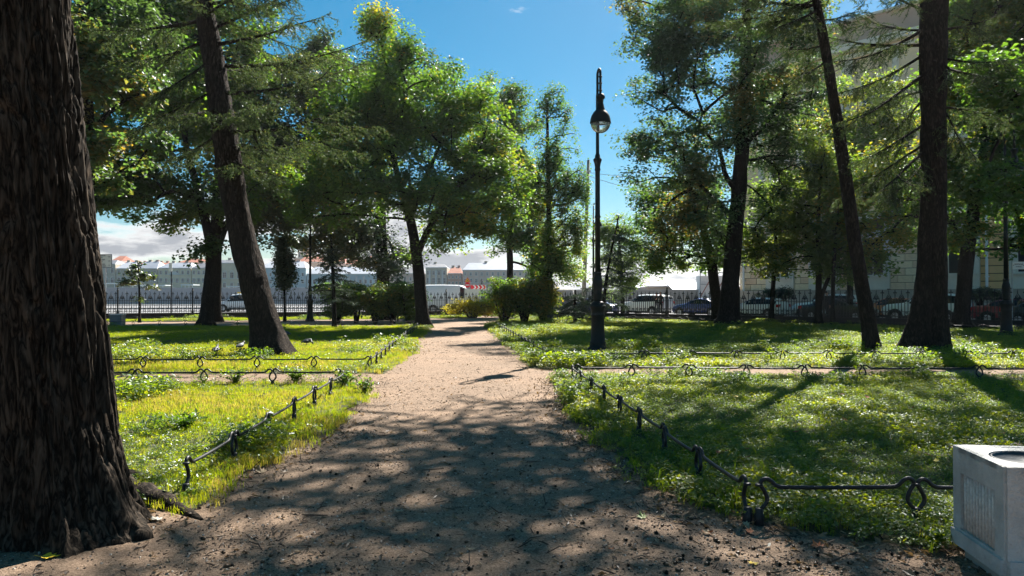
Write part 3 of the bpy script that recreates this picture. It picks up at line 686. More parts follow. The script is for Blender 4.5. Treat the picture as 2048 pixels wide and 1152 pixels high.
    # leaves
    lpc = int(lpc * 1.2); sig *= 0.86; leaf = (leaf[0] * 1.2, leaf[1] * 1.25)
    nl = lpc * len(Cc); ci = np.repeat(np.arange(len(Cc)), lpc)
    g = rg.normal(0, 1, (nl, 3)); g /= np.maximum(1, np.linalg.norm(g, axis=1) / 2.2)[:, None]
    cs = (rg.uniform(0.6, 1.35, len(Cc)))[ci]
    pc = Cc[ci] + g * np.array([sig, sig, sig * sigz]) * cs[:, None]; pc[:, 2] -= droop * np.hypot(g[:, 0], g[:, 1]) * sig
    nr = unit(np.stack([rg.normal(0, .55, nl), rg.normal(0, .55, nl), np.ones(nl)], 1) + 0.25 * g); az = unit(rg.normal(0, 1, (nl, 3))); ax = unit(np.cross(nr, az)); sd = np.cross(nr, ax)
    s = rg.uniform(0.6, 1.25, nl); V, q = leafquads(pc - base, ax, sd, leaf[0] * s, leaf[1] * s, 0.14)
    ctint = np.clip(tint + (vnoise(Cc * 0.45, seed + 9) - 0.5) * 0.9 + rg.normal(0, 0.10, len(Cc)), 0, 1)
    lt = np.clip(ctint[ci] + rg.normal(0, 0.12, nl), 0, 0.95); odd = rg.uniform(0, 1, nl) > 0.993; lt[odd] = 1.0
    cb_ = MB(); cb_.add(V, q); cb_.tint(np.repeat(lt, 4)); cr_ = cb_.build('crown', lm, t); cr_['kind'] = 'stuff'
    return t

# --- the big oak in front on the left: bark ridges and root flare are real relief
def near_oak():
    base = G(128, 1060); base.z = 0
    t = thing('oak_tree', 'massive dark oak trunk with deeply ridged bark and spreading roots, nearest on the left', 'tree', base)
    Y = base.y
    ctrl = [(126, 1075, 200), (121, 980, 194), (118, 900, 189), (113, 800, 185), (105, 680, 182), (93, 520, 178), (78, 340, 173), (54, 120, 170), (40, -20, 167), (17, -260, 163), (-8, -520, 160), (-30, -800, 150)]
    P, Rr = trunk_world(ctrl, Y); P[0, 2] = -0.12
    NZ, NA = 440, 280
    d = np.r_[0, np.cumsum(np.linalg.norm(np.diff(P, axis=0), axis=1))]; s = d[-1] * np.linspace(0, 1, NZ) ** 1.12
    cen = np.stack([np.interp(s, d, P[:, k]) for k in range(3)], 1); rad = np.interp(s, d, Rr)
    th = np.linspace(0, 2 * math.pi, NA, endpoint=False); z = cen[:, 2]
    # root flare, widest towards the path
    fl = np.zeros((NZ, NA))
    for a0, wd, amp, hh in ((-0.30, 0.30, 0.75, 0.30), (-0.95, 0.30, 0.62, 0.26), (-1.9, 0.36, 0.22, 0.28), (-2.6, 0.35, 0.2, 0.3), (0.5, 0.35, 0.5, 0.3), (1.7, 0.4, 0.4, 0.3), (2.9, 0.4, 0.22, 0.3)):
        da = np.angle(np.exp(1j * (th - a0))); fl += amp * np.exp(-(da / wd) ** 2)[None] * np.exp(-np.maximum(z, 0) / hh)[:, None]
    fl += 0.22 * (np.exp(-np.maximum(z, 0) / 0.35))[:, None] * (0.5 + 0.5 * np.cos(th + 0.6))[None]
    rr = rad[:, None] * (1 + fl)
    A = np.stack([np.cos(th), np.sin(th), 0 * th], 1)
    g = cen[:, None] + rr[..., None] * A[None]
    c3 = np.stack([np.broadcast_to(np.cos(th), (NZ, NA)), np.broadcast_to(np.sin(th), (NZ, NA)), np.broadcast_to(s[:, None], (NZ, NA))], -1).reshape(-1, 3)
    warp = np.stack([vnoise(c3 * (3, 3, 2.2), 5), vnoise(c3 * (3, 3, 2.2), 6), vnoise(c3 * (3, 3, 2.2), 7)], 1) - 0.5
    q = c3 * (11.5, 11.5, 3.0) + warp * 2.0
    r1 = 1 - np.abs(2 * vnoise(q, 8) - 1); r2 = 1 - np.abs(2 * vnoise(q * 2.1 + 3, 9) - 1); r3 = vnoise(q * 6, 10)
    plates = 1 - np.clip((r1 - 0.62) / 0.38, 0, 1) ** 0.8
    plates2 = 1 - np.clip((r2 - 0.70) / 0.30, 0, 1)
    disp = (plates * 0.044 + plates2 * 0.015 + r3 * 0.008 + (vnoise(c3 * (1.6, 1.6, 0.8), 13) - 0.5) * 0.05 - 0.040).reshape(NZ, NA)
    g = g + disp[..., None] * A[None]
    i = np.arange(NZ - 1)[:, None] * NA; j = np.arange(NA)[None]; j2 = (j + 1) % NA
    b = MB(); b.add(g.reshape(-1, 3) - np.array(base), np.stack([i + j, i + j2, i + NA + j2, i + NA + j], -1).reshape(-1, 4)); b.build('trunk', M['bark_oak'], t, True)
    # surface roots running out over the gravel
    for (pts, r) in (([(232, 985), (300, 1003), (352, 1018), (405, 1040)], (0.13, 0.10, 0.065, 0.02)), ([(205, 1030), (255, 1055), (290, 1080)], (0.15, 0.11, 0.05)), ([(235, 960), (300, 965), (350, 985)], (0.10, 0.06, 0.02))):
        W3 = np.array([np.array(G(x, y)) for x, y in pts]); W3[:, 2] = np.array(r) * 0.15 - 0.01; pp, r2_ = resample(W3, np.array(r), 0.03)
        rb = MB(); solid_trunk(rb, pp - np.array(base), r2_, 14, 0.22, 4); rb.build('root', M['bark_oak'], t, True)
    # limbs and crown above the picture, they throw shade over the lawn and path behind the camera
    top = np.array(P[-1]); bb = MB(); rg = np.random.default_rng(3); Cc = []
    for k in range(9):
        a = k * 0.72 + 0.3; e = top + np.array([math.cos(a) * rg.uniform(2.5, 4.2), math.sin(a) * rg.uniform(2.5, 4.2), rg.uniform(2.0, 5.5)])
        st = top - np.array([0, 0, rg.uniform(0, 0.5)]); m_ = (st + e) / 2 + np.array([0, 0, 0.6]); bb.tube(np.array([st, m_, e]) - np.array(base), [0.16, 0.10, 0.03], 8, caps=False)
        for q_ in range(16): Cc.append(m_ + (e - m_) * rg.uniform(0, 1.15) + rg.normal(0, 0.6, 3))
    bb.build('branch', M['bark_oak'], t, True)['kind'] = 'stuff'
    Cc = np.array(Cc); nl = len(Cc) * 90; ci = np.repeat(np.arange(len(Cc)), 90); pc = Cc[ci] + rg.normal(0, .38, (nl, 3)); pc = pc[pc[:, 2] > 5.6]; nl = len(pc)
    nr = unit(np.stack([rg.normal(0, .5, nl), rg.normal(0, .5, nl), np.ones(nl)], 1)); ax = unit(np.cross(nr, rg.normal(0, 1, (nl, 3)))); V, q = leafquads(pc - np.array(base), ax, np.cross(nr, ax), np.full(nl, .12), np.full(nl, .075)); cb_ = MB(); cb_.add(V, q); cb_.tint(np.repeat(rg.uniform(.2, .7, nl), 4)); cb_.build('crown', M['leaf'], t)['kind'] = 'stuff'
near_oak()

# --- larches: sweeping boughs hung with feathery twigs
def needles_on(rg, segs, step, per, ln, wd):
    """thin needles round the twigs (list of (p0, p1))"""
    cen = []; ax = []
    for p0, p1 in segs:
        d = p1 - p0; n = max(2, int(np.linalg.norm(d) / step)); tt = (np.arange(n) + rg.uniform(0, 1, n)) / n; pp = p0 + tt[:, None] * d; du = d / (np.linalg.norm(d) + 1e-9)
        for _ in range(per):
            a = unit(du * 0.6 + unit(rg.normal(0, 1, (n, 3))) * 0.9); cen.append(pp + a * ln * 0.45); ax.append(a)
    cen = np.concatenate(cen); ax = np.concatenate(ax); n = len(cen); sd = unit(np.cross(ax, rg.normal(0, 1, (n, 3)))); s = rg.uniform(0.7, 1.3, n)
    a = ax * (ln * s / 2)[:, None]; w_ = sd * (wd * s * 0.7)[:, None]      # a needle is one thin spike
    return np.stack([cen - a - w_, cen - a + w_, cen + a], 1).reshape(-1, 3), np.arange(n * 3).reshape(-1, 3), n
def larch(label, Y, trunk, boughs, seed, ntw=34, crown=(), needles=(0.055, 0.010), step=0.032, per=3, extra=(), name='larch_tree', bark='bark_larch', nm='needle', group=None, tw=(0.25, 0.85), droop=0.5, sides=40):
    rg = np.random.default_rng(seed)
    P, Rr = trunk_world(trunk, Y); base = P[0].copy(); base[2] = 0; P[0, 2] = -0.12
    t = thing(name, label, 'tree', tuple(base), 0, group)
    P, Rr = resample(P, Rr, 0.10 if sides > 20 else 0.3); Rf = flare(P, Rr, 0.30 if sides > 20 else 0.15, 0.9)
    tb = MB(); solid_trunk(tb, P - base, Rf, sides, 0.11 if sides > 20 else 0.05, seed, 0.22)
    for ex in extra:
        E, Er = trunk_world(ex, Y); E, Er = resample(E, Er, 0.10); Er = flare(E, Er, 0.3, 0.9); solid_trunk(tb, E - base, Er, sides, 0.11, seed + 2, 0.2)
    tb.build('trunk', M[bark], t, True)
    bb = MB(); segs = []; csegs = []; curves = []
    for bo in boughs:
        x0, y0, x1, y1, dy, sag = bo; a = np.array(W(x0, y0, Y)); c = np.array(W(x1, y1, Y + dy)); mid = (a + c) / 2 - np.array([0, 0, sag * Y / F]); n = 12
        tt = np.linspace(0, 1, n)[:, None]; q = (1 - tt) ** 2 * a + 2 * tt * (1 - tt) * mid + tt ** 2 * c; q += np.cumsum(rg.normal(0, 0.018, q.shape), 0) * tt; ln = np.linalg.norm(c - a); curves.append((q, ln, 1.0))
        for f in (rg.uniform(.25, .4), rg.uniform(.4, .6), rg.uniform(.6, .8)):
            i = int(f * (n - 1)); p = q[i]; d = unit(q[i + 1] - q[i]); sd = unit(np.cross(d, (0, 0, 1))) * rg.choice((-1, 1)); l2 = ln * rg.uniform(.22, .42); e = p + unit(d * 0.8 + sd * rg.uniform(.35, .8) + np.array([0, 0, rg.uniform(-.45, .05)])) * l2
            m_ = (p + e) / 2 - np.array([0, 0, l2 * .08]); t2 = np.linspace(0, 1, 8)[:, None]; curves.append(((1 - t2) ** 2 * p + 2 * t2 * (1 - t2) * m_ + t2 ** 2 * e, l2, 0.55))
    for q, ln, thick in curves:
        n = len(q); bb.tube(q - base, np.linspace((0.014 + 0.011 * ln) * (1 if thick == 1 else .7), 0.004, n), 6, caps=False)
        m = int(ntw * ln / 3.0) + 3
        for k in range(m):
            f = 0.10 + 0.90 * (k + rg.uniform(0, 1)) / m; i = min(int(f * (n - 1)), n - 2); p = q[i] + (q[i + 1] - q[i]) * (f * (n - 1) - i); d = unit(q[i + 1] - q[i]); sidev = unit(np.cross(d, (0, 0, 1))) * (1 if k % 2 else -1)
            L_ = rg.uniform(*tw) * (1.15 - 0.65 * f); e = p + unit(d * 0.65 + sidev * rg.uniform(0.1, 1.0) + np.array([0, 0, -droop * rg.uniform(0.0, 1.9)])) * L_ * rg.uniform(.6, 1.15)
            m2 = (p + e) / 2 + np.array([0, 0, 0.05 * L_]); bb.tube(np.array([p, m2, e]) - base, [0.007, 0.005, 0.003], 3, caps=False); segs += [(p, m2), (m2, e)]
            for _ in range(2):
                f2 = rg.uniform(0.3, 0.9); p2 = p + (e - p) * f2; e2 = p2 + unit(unit(e - p) * 0.7 + rg.normal(0, .6, 3) + np.array([0, 0, -droop * 0.5])) * L_ * 0.35; segs.append((p2, e2)); bb.tube(np.array([p2, e2]) - base, [0.004, 0.002], 3, caps=False)
    for (px, py, rx, ry, dy, rz, n) in crown:      # boughs above the picture, some added for their shade
        c = np.array(W(px, py, Y + dy)); sc = np.array([rx * Y / F, rz, ry * Y / F])
        for _ in range(n):
            p = c + unit(rg.normal(0, 1, 3)) * rg.uniform(0, 1) ** 0.5 * sc; e = p + unit(rg.normal(0, 1, 3) * (1, 1, .3) - np.array([0, 0, .3])) * rg.uniform(0.6, 1.3); csegs.append((p, e)); bb.tube(np.array([p, e]) - base, [0.012, 0.005], 3, caps=False)
    bb.build('bough', M[bark], t, True)['kind'] = 'stuff'
    V, q, n = needles_on(rg, segs, step, per, *needles); cb_ = MB(); cb_.add(V - base, q)
    if csegs: V, q, n2 = needles_on(rg, csegs, 0.05, 3, 0.13, 0.035); cb_.add(V - base, q); n += n2
    cb_.tint(np.repeat(np.clip(rg.normal(0.5, 0.2, n), 0, 0.95), 3)); cb_.build('crown', M[nm], t)['kind'] = 'stuff'
    return t
LB = [(418, 90, 660, 25, -1.0, 20), (420, 60, 610, -40, 0.5, 10), (425, 130, 742, 72, 0.5, 45), (430, 185, 720, 118, -1.5, 40), (442, 262, 690, 215, -2, 30),
      (445, 290, 705, 268, 0.2, 28), (425, 140, 540, 130, 2.5, 10), (450, 300, 600, 300, 2.0, 15), (448, 240, 590, 200, -3, 10),
      (415, 80, 250, 130, -0.5, 10), (422, 120, 300, 190, -1.5, 10), (410, 40, 180, 60, 1.0, 15), (430, 180, 262, 265, -0.8, 5), (435, 215, 330, 240, -3, 8), (445, 265, 330, 330, 0.5, 0), (405, 20, 300, -60, -2, 10), (408, 30, 520, -50, -2.0, 10), (405, 10, 620, -60, -1, 20), (452, 320, 560, 345, -1.5, 5)]
larch('dark leaning larch trunk with feathery sweeping boughs behind the big oak', 19.05,
      [(545, 714, 74), (533, 660, 62), (520, 610, 56), (503, 545, 53), (484, 470, 51), (468, 390, 49), (456, 310, 48), (443, 220, 46), (425, 110, 42), (407, 10, 38), (385, -120, 34), (350, -300, 28), (320, -460, 18)],
      LB, 4, crown=[(380, -180, 210, 120, 0, 2.8, 260), (350, -340, 150, 100, 0, 2.0, 140)], ntw=44)
RB = [(1845, 60, 1660, 130, -1.0, 25), (1846, 110, 1640, 200, 0.5, 25), (1846, 150, 1690, 250, -2, 10), (1846, 60, 1700, 40, 1.0, 15), (1848, 20, 1720, -40, -1, 5), (1846, 250, 1700, 330, -0.5, 10), (1846, 290, 1680, 400, 0.5, 0), (1846, 305, 1740, 395, -2, 0), (1850, 180, 1740, 200, 2, 10),
      (1880, 115, 2050, 120, -0.5, 20), (1880, 130, 1990, 160, -2.5, 10), (1884, 215, 2010, 260, 0.5, -25), (1884, 218, 1935, 330, -1, -30), (1885, 60, 2000, 20, 1, 10), (1884, 0, 2010, -40, 0, 10), (1846, 200, 1745, 310, 1.2, 0), (1846, 330, 1760, 420, -1, 0), (1846, 90, 1620, 60, 1.8, 25)]
larch('thick larch with two fused trunks standing on the right lawn', 20.2,
      [(1863, 706, 62), (1866, 640, 52), (1868, 560, 48), (1867, 420, 45), (1866, 280, 45), (1867, 120, 50), (1869, 0, 50), (1872, -160, 42), (1876, -360, 32), (1880, -560, 18)], RB, 8,
      extra=[[(1828, 706, 52, -0.1), (1838, 650, 40, -0.1), (1845, 590, 32, -0.1), (1851, 480, 28, -0.08), (1857, 380, 24, -0.05), (1862, 250, 18, 0), (1866, 140, 12, 0.1)]],
      crown=[(1800, -190, 330, 120, 0, 4.0, 340), (1820, -420, 260, 130, 0, 3.2, 420), (1395, -240, 190, 130, -1, 3.0, 330), (1480, -400, 250, 120, -3.2, 3.0, 400), (2010, -130, 190, 90, 2, 3.4, 330)], ntw=34)  # last three unseen twig groups added to shade path and right lawn
larch('slim dark trunk leaning left beside the thick double trunk on the right lawn', 20.4,
      [(1746, 706, 30), (1738, 650, 27), (1724, 570, 26), (1706, 460, 25), (1692, 360, 24), (1676, 250, 22), (1658, 140, 20), (1640, 40, 18), (1625, -40, 16), (1600, -200, 13), (1575, -380, 8)],
      [(1640, 40, 1520, 20, -0.5, 15), (1650, 90, 1555, 100, 0.5, 10), (1632, 10, 1440, -20, -1.0, 20), (1635, 20, 1540, 60, -2, 10), (1640, 40, 1720, 20, 0.5, 10), (1628, -20, 1480, -60, 0, 20), (1655, 120, 1580, 170, -1, 5), (1630, 0, 1480, 30, 0.8, 15), (1632, 8, 1400, 40, 0.5, 20)],
      12, crown=[(1540, -190, 200, 120, 0, 2.6, 120), (1560, -350, 140, 90, 0, 2.0, 140)], ntw=34, sides=26)
# small conifers
def ranks(x0, y0, x1, y1, wtop, wbot, n, Y, seed, dyr=1.0):
    rg = np.random.default_rng(seed); out = []
    for k in range(n):
        f = (k + .5) / n; x = x0 + (x1 - x0) * f; y = y0 + (y1 - y0) * f; ww = wtop + (wbot - wtop) * f
        for s in (-1, 1): out.append((x, y, x + s * ww * rg.uniform(.6, 1.1), y + rg.uniform(2, 14), rg.uniform(-dyr, dyr), rg.uniform(-6, 4)))
        out.append((x, y, x + rg.uniform(-.3, .3) * ww, y + rg.uniform(2, 14), dyr * (1 if k % 2 else -1) * rg.uniform(.5, 1), rg.uniform(-4, 4)))
    return out
larch('small dark spruce with sparse layered boughs on the left lawn beside the hedge', 36.0, [(669, 656, 9), (668, 600, 8), (665, 540, 6), (662, 470, 3)], ranks(663, 490, 667, 600, 16, 58, 9, 36, 1, 1.2), 21, ntw=24, needles=(0.05, 0.014), step=0.05, per=4, name='spruce_tree', nm='spruce', bark='bark', tw=(0.15, 0.5), droop=0.25, sides=10)
larch('young blue green larch with layered boughs behind the tall lamp', 42.0, [(1203, 645, 8), (1212, 560, 6), (1225, 490, 4), (1238, 430, 2)], ranks(1232, 460, 1207, 612, 18, 62, 9, 42, 2, 1.5), 22, ntw=24, needles=(0.07, 0.016), step=0.05, per=4, nm='spruce', bark='bark', tw=(0.2, 0.6), droop=0.3, sides=10)
larch('low spreading spruce between the right hedge and the tall lamp', 41.0, [(1150, 650, 7), (1150, 620, 6), (1151, 580, 3)], ranks(1151, 585, 1150, 640, 22, 62, 6, 41, 3, 1.5), 23, ntw=30, needles=(0.07, 0.018), step=0.045, per=4, name='spruce_tree', nm='spruce', bark='bark', tw=(0.2, 0.6), droop=0.15, sides=8)

# broadleaved trees
tree('maple_tree', 'forked maple with a green grey trunk left of the leaning larch', 'tree', 38.5, [(411, 655, 26), (414, 610, 24), (420, 560, 23), (425, 500, 21), (408, 430, 17), (392, 365, 14), (376, 310, 11), (360, 220, 8)],
     [(300, 240, 150, 150), (250, 100, 130, 130, 2), (240, 370, 90, 65), (380, 150, 120, 150, 2), (330, 400, 110, 45), (445, 400, 70, 60), (395, 500, 40, 30, -1), (250, 410, 60, 30, -1), (480, 150, 80, 120, 3), (330, 30, 120, 70, 2)], 560, 120, M['leaf'], M['bark'], (0.19, 0.14), 0.50, 31, 0.35, None, 0.42, extra=[[(424, 510, 16, .2), (430, 440, 15, .3), (434, 360, 14, .4), (440, 250, 12, .6), (436, 120, 8, .6)], [(424, 530, 10, 0), (440, 490, 10, -.3), (452, 455, 9, -.4), (470, 430, 6, -.5)], [(400, 400, 10), (340, 380, 8, -.5), (300, 405, 6, -1)]])
tree('maple_tree', 'yellowing maple half hidden behind the big oak trunk', 'tree', 27.0, [(160, 690, 28), (168, 560, 26), (176, 400, 24), (178, 250, 21), (172, 140, 16), (160, 0, 12)],
     [(215, 60, 100, 90), (230, 230, 80, 90), (260, 120, 90, 110, 2), (120, 120, 120, 160), (215, 330, 65, 55), (60, 300, 90, 120)], 240, 95, M['leaf_oak'], M['bark'], (0.19, 0.13), 0.42, 32, 0.4, None, 0.40, extra=[[(176, 300, 14), (200, 240, 10), (250, 200, 7, .3)]])
tree('maple_tree', 'second maple trunk close behind the forked maple', 'tree', 45.0, [(432, 640, 20), (433, 560, 19), (434, 470, 17), (450, 380, 13), (490, 300, 9)],
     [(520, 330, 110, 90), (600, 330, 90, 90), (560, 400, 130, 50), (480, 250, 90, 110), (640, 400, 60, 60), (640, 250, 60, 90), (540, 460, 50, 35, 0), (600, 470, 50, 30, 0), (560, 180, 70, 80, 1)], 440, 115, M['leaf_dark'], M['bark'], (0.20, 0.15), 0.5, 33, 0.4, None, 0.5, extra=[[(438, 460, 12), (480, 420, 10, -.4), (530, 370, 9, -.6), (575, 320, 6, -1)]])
tree('ash_tree', 'broad leafy ash at the left edge of the path', 'tree', 36.8, [(848, 656, 26), (843, 610, 25), (839, 560, 24), (832, 500, 22), (822, 440, 19), (806, 390, 15), (790, 330, 11), (770, 250, 7)],
     [(760, 190, 90, 110), (850, 260, 110, 100), (720, 300, 100, 100), (790, 350, 140, 90, -1.5), (930, 260, 90, 90), (960, 340, 105, 70), (880, 400, 130, 60, -1), (700, 420, 90, 50), (1010, 400, 50, 40), (660, 300, 60, 90), (700, 180, 60, 70), (860, 480, 70, 45), (900, 190, 55, 50), (980, 440, 60, 45), (920, 450, 70, 40, .8), (740, 360, 80, 60, 1.5), (620, 380, 60, 60, 1)], 720, 112, M['leaf'], M['bark'], (0.165, 0.085), 0.46, 34, 0.45, None, 0.45, extra=[[(834, 510, 14), (860, 450, 13, -.3), (900, 390, 11, -.6), (950, 330, 7, -.8)], [(820, 440, 12), (850, 360, 9, .4), (880, 290, 6, .8)]])
tree('oak_tree', 'tall dark crowned oak rising behind the broad ash', 'tree', 49.0, [(768, 640, 25), (766, 560, 25), (762, 470, 22), (760, 330, 17), (762, 200, 12), (765, 90, 6)],
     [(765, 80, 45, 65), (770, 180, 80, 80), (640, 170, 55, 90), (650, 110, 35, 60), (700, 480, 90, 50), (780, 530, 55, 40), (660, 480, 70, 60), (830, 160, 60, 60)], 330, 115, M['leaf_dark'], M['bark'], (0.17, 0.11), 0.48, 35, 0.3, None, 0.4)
tree('alder_tree', 'pale green tree at the back right of the broad ash', 'tree', 57.0, [(1020, 632, 14), (1020, 520, 13), (1018, 380, 10), (1015, 220, 5)],
     [(1005, 200, 42, 62), (1045, 220, 36, 55), (1000, 310, 65, 70), (1045, 400, 55, 80), (960, 250, 40, 55), (1030, 475, 60, 50), (1080, 490, 55, 60), (1120, 520, 50, 50), (960, 400, 55, 50)], 380, 100, M['leaf'], M['bark'], (0.18, 0.11), 0.5, 36, 0.25, None, 0.30)
tree('hornbeam_tree', 'narrow upright dark tree standing before the pale one at the right hedge', 'tree', 44.0, [(1100, 642, 12), (1099, 560, 11), (1098, 440, 10), (1096, 320, 8), (1094, 200, 4)],
     [(1100, 250, 32, 80), (1085, 210, 22, 55), (1125, 230, 18, 60), (1110, 360, 50, 75), (1140, 310, 22, 60), (1075, 420, 35, 80), (1125, 470, 50, 60), (1090, 530, 45, 40), (1150, 430, 36, 55), (1062, 460, 30, 60), (1135, 370, 36, 60)], 400, 54, M['leaf'], M['bark_thin'], (0.13, 0.08), 0.24, 37, 0.2, None, 0.35, up=2.2, sigz=1.5, br=0.8)
tree('birch_tree', 'small airy light green tree right of the tall lamp', 'tree', 54.0, [(1246, 628, 8), (1244, 560, 7), (1238, 480, 5), (1234, 430, 3)],
     [(1235, 470, 36, 48), (1255, 530, 42, 45), (1225, 560, 35, 45), (1205, 500, 22, 45), (1262, 480, 22, 35)], 130, 75, M['leaf_light'], M['bark_thin'], (0.15, 0.09), 0.38, 38, 0.25, None, 0.25, br=0.7)
tree('oak_tree', 'large dense oak with grey green foliage right of the tall lamp', 'tree', 39.0, [(1456, 652, 40), (1458, 600, 36), (1463, 540, 33), (1470, 460, 31), (1478, 380, 29), (1484, 300, 27), (1490, 220, 25), (1492, 140, 22), (1494, 60, 18), (1490, -40, 12), (1480, -140, 7)],
     [(1330, 130, 85, 120), (1420, 60, 120, 110), (1300, 260, 55, 90), (1400, 260, 110, 110, -1.5), (1540, 150, 90, 130), (1360, 400, 90, 80), (1450, 420, 80, 90, -1.5), (1560, 60, 90, 80, 1), (1330, 20, 70, 80), (1340, 490, 65, 50), (1440, -60, 170, 80), (1540, 330, 70, 70, 1), (1600, 120, 60, 90, 1), (1290, 350, 40, 50), (1275, 290, 30, 30), (1460, 160, 110, 110, -2), (1500, 300, 80, 100, 1.5), (1330, 330, 70, 80, -1), (1570, 240, 90, 90, 1.5), (1480, 500, 70, 50, 1.5), (1610, 40, 70, 80, -1), (1300, 60, 50, 70, 1)], 720, 88, M['leaf_oak'], M['bark'], (0.16, 0.095), 0.44, 39, 0.35, None, 0.42, extra=[[(1478, 390, 12), (1450, 350, 10, -.5), (1440, 300, 8, -.8), (1400, 250, 5, -1)], [(1486, 290, 14), (1530, 250, 10, .3), (1570, 190, 7, .5)], [(1472, 440, 12), (1430, 400, 9, -.5), (1390, 360, 6, -.8)]])
tree('oak_tree', 'leaning oak just behind the large dense oak', 'tree', 43.5, [(1436, 646, 22), (1430, 580, 21), (1422, 510, 19), (1412, 480, 15), (1400, 430, 11), (1380, 380, 7)],
     [(1330, 470, 60, 55), (1390, 420, 80, 60), (1300, 420, 40, 60), (1370, 520, 70, 30), (1440, 470, 50, 40)], 180, 85, M['leaf'], M['bark'], (0.16, 0.10), 0.45, 40, 0.5, None, 0.25, extra=[[(1425, 520, 12), (1445, 480, 10), (1460, 430, 7)]])
tree('maple_tree', 'slender young maple nearest the large dense oak before the street fence', 'tree', 41.5, [(1542, 648, 10), (1545, 590, 9), (1550, 520, 8), (1553, 440, 5)],
     [(1550, 470, 60, 55), (1520, 520, 50, 35), (1580, 500, 45, 50), (1560, 400, 50, 60), (1590, 420, 40, 60)], 130, 62, M['leaf_light'], M['bark_thin'], (0.17, 0.12), 0.36, 41, 0.3, None, 0.45, br=0.7)
tree('maple_tree', 'young maple with forked low branches right of the slender one', 'tree', 39.0, [(1637, 652, 13), (1637, 590, 12), (1638, 520, 11), (1636, 440, 8), (1640, 360, 5)],
     [(1640, 470, 70, 55), (1600, 530, 60, 30), (1690, 490, 50, 45), (1640, 380, 60, 60), (1665, 560, 50, 22), (1640, 300, 50, 50), (1700, 420, 40, 50), (1580, 450, 40, 50, 1)], 190, 62, M['leaf_light'], M['bark_thin'], (0.16, 0.11), 0.36, 42, 0.28, None, 0.42, br=0.8, extra=[[(1640, 600, 8), (1655, 560, 7), (1680, 510, 5)]])
tree('maple_tree', 'thin young maple stem beside the forked young maple', 'tree', 37.5, [(1666, 656, 9), (1665, 600, 8), (1668, 520, 7), (1676, 420, 4)],
     [(1690, 440, 45, 60), (1700, 530, 55, 35), (1715, 370, 50, 50)], 90, 65, M['leaf'], M['bark_thin'], (0.16, 0.11), 0.36, 43, 0.3, None, 0.5, br=0.7)
tree('maple_tree', 'tall maple with a dark trunk between the double trunk larch and the right lamp', 'tree', 34.5, [(1922, 662, 30), (1926, 600, 28), (1932, 530, 27), (1940, 460, 25), (1952, 400, 22), (1962, 340, 18), (1975, 240, 12)],
     [(1990, 100, 110, 120), (2040, 240, 110, 120), (1940, 230, 70, 90), (1950, 380, 75, 60), (2050, 380, 80, 60), (1920, 100, 50, 80), (2000, 330, 90, 60, -1), (1800, 470, 70, 50, 1), (1790, 380, 60, 60, 1), (1920, 480, 50, 40), (2060, 60, 90, 120), (1930, 0, 90, 80), (1760, 330, 40, 50, 2), (1900, 330, 50, 60, 1), (2040, 470, 60, 40, .5), (1890, 200, 50, 80, 1.5), (2035, 330, 55, 60, -9), (2030, 190, 80, 80, -9), (1995, 410, 40, 26, -9), (1960, 150, 50, 60, -8.5)], 640, 88, M['leaf'], M['bark'], (0.17, 0.12), 0.44, 44, 0.4, None, 0.5, extra=[[(1936, 500, 14), (1900, 440, 10, .3), (1850, 400, 7, .5), (1800, 400, 5, .8)]])
tree('maple_tree', 'sunlit yellow green maple behind the leaning slim trunk', 'tree', 46.0, [(1700, 640, 12), (1700, 520, 11), (1695, 380, 8), (1690, 260, 4)],
     [(1690, 270, 70, 80), (1640, 330, 55, 70), (1740, 290, 60, 70), (1720, 200, 55, 55), (1800, 250, 60, 70), (1820, 340, 55, 60), (1840, 430, 40, 40)], 200, 68, M['leaf_light'], M['bark_thin'], (0.18, 0.13), 0.42, 45, 0.3, None, 0.62, br=0.8)
tree('maple_sapling', 'thin sapling with a few drooping leaf clusters before the left fence', 'tree', 44.0, [(279, 640, 4.5), (279, 590, 4), (277, 545, 3), (275, 522, 2)],
     [(275, 535, 12, 12), (288, 552, 20, 8), (262, 566, 20, 5), (296, 574, 18, 4), (258, 545, 14, 6), (280, 600, 5, 8)], 34, 15, M['leaf_dark'], M['bark_thin'], (0.19, 0.13), 0.20, 46, 0.4, None, 0.4, sides=8, br=0.5)
tree('young_tree', 'small flame shaped young tree between the leaning larch and the left lamp', 'tree', 45.0, [(570, 640, 5), (569, 590, 5), (568, 540, 4), (567, 480, 2)],
     [(568, 500, 12, 34), (566, 535, 19, 34), (572, 555, 17, 20), (567, 518, 15, 30)], 110, 44, M['leaf_dark'], M['bark_thin'], (0.13, 0.09), 0.20, 47, 0.35, None, 0.35, up=2.0, sigz=1.6, sides=8, br=0.6)

# shrubs
def shrub(name, label, Y, px, py0, lobes, ncl, lpc, lm, leaf, seed, group, tint=0.45, stems=6, sig=0.24):
    ex = []; rg = random.Random(seed)
    for k in range(stems):
        dx = rg.uniform(-1, 1) * lobes[0][2] * 0.5; hgt = (py0 - lobes[0][1]); ex.append([(px + dx * 0.25, py0, 5, rg.uniform(-.3, .3)), (px + dx * 0.7, py0 - hgt * .5, 4, rg.uniform(-.4, .4)), (px + dx, py0 - hgt, 2, rg.uniform(-.5, .5))])
    return tree(name, label, 'shrub', Y, [(px, py0, 6), (px + 1, py0 - 15, 5), (px, py0 - 30, 4)], lobes, ncl, lpc, lm, M['bark_thin'], leaf, sig, seed, 0.1, group, tint, up=0.3, extra=ex, pen=0.8, sides=7, br=0.6)
hl = ['leafy shrub at the left end of the left hedge, half behind the small spruce', 'second shrub from the left end of the left hedge', 'middle shrub of the left hedge behind the lawn', 'shrub in the left hedge in front of the park bench', 'shrub at the right end of the left hedge against the ash trunk']
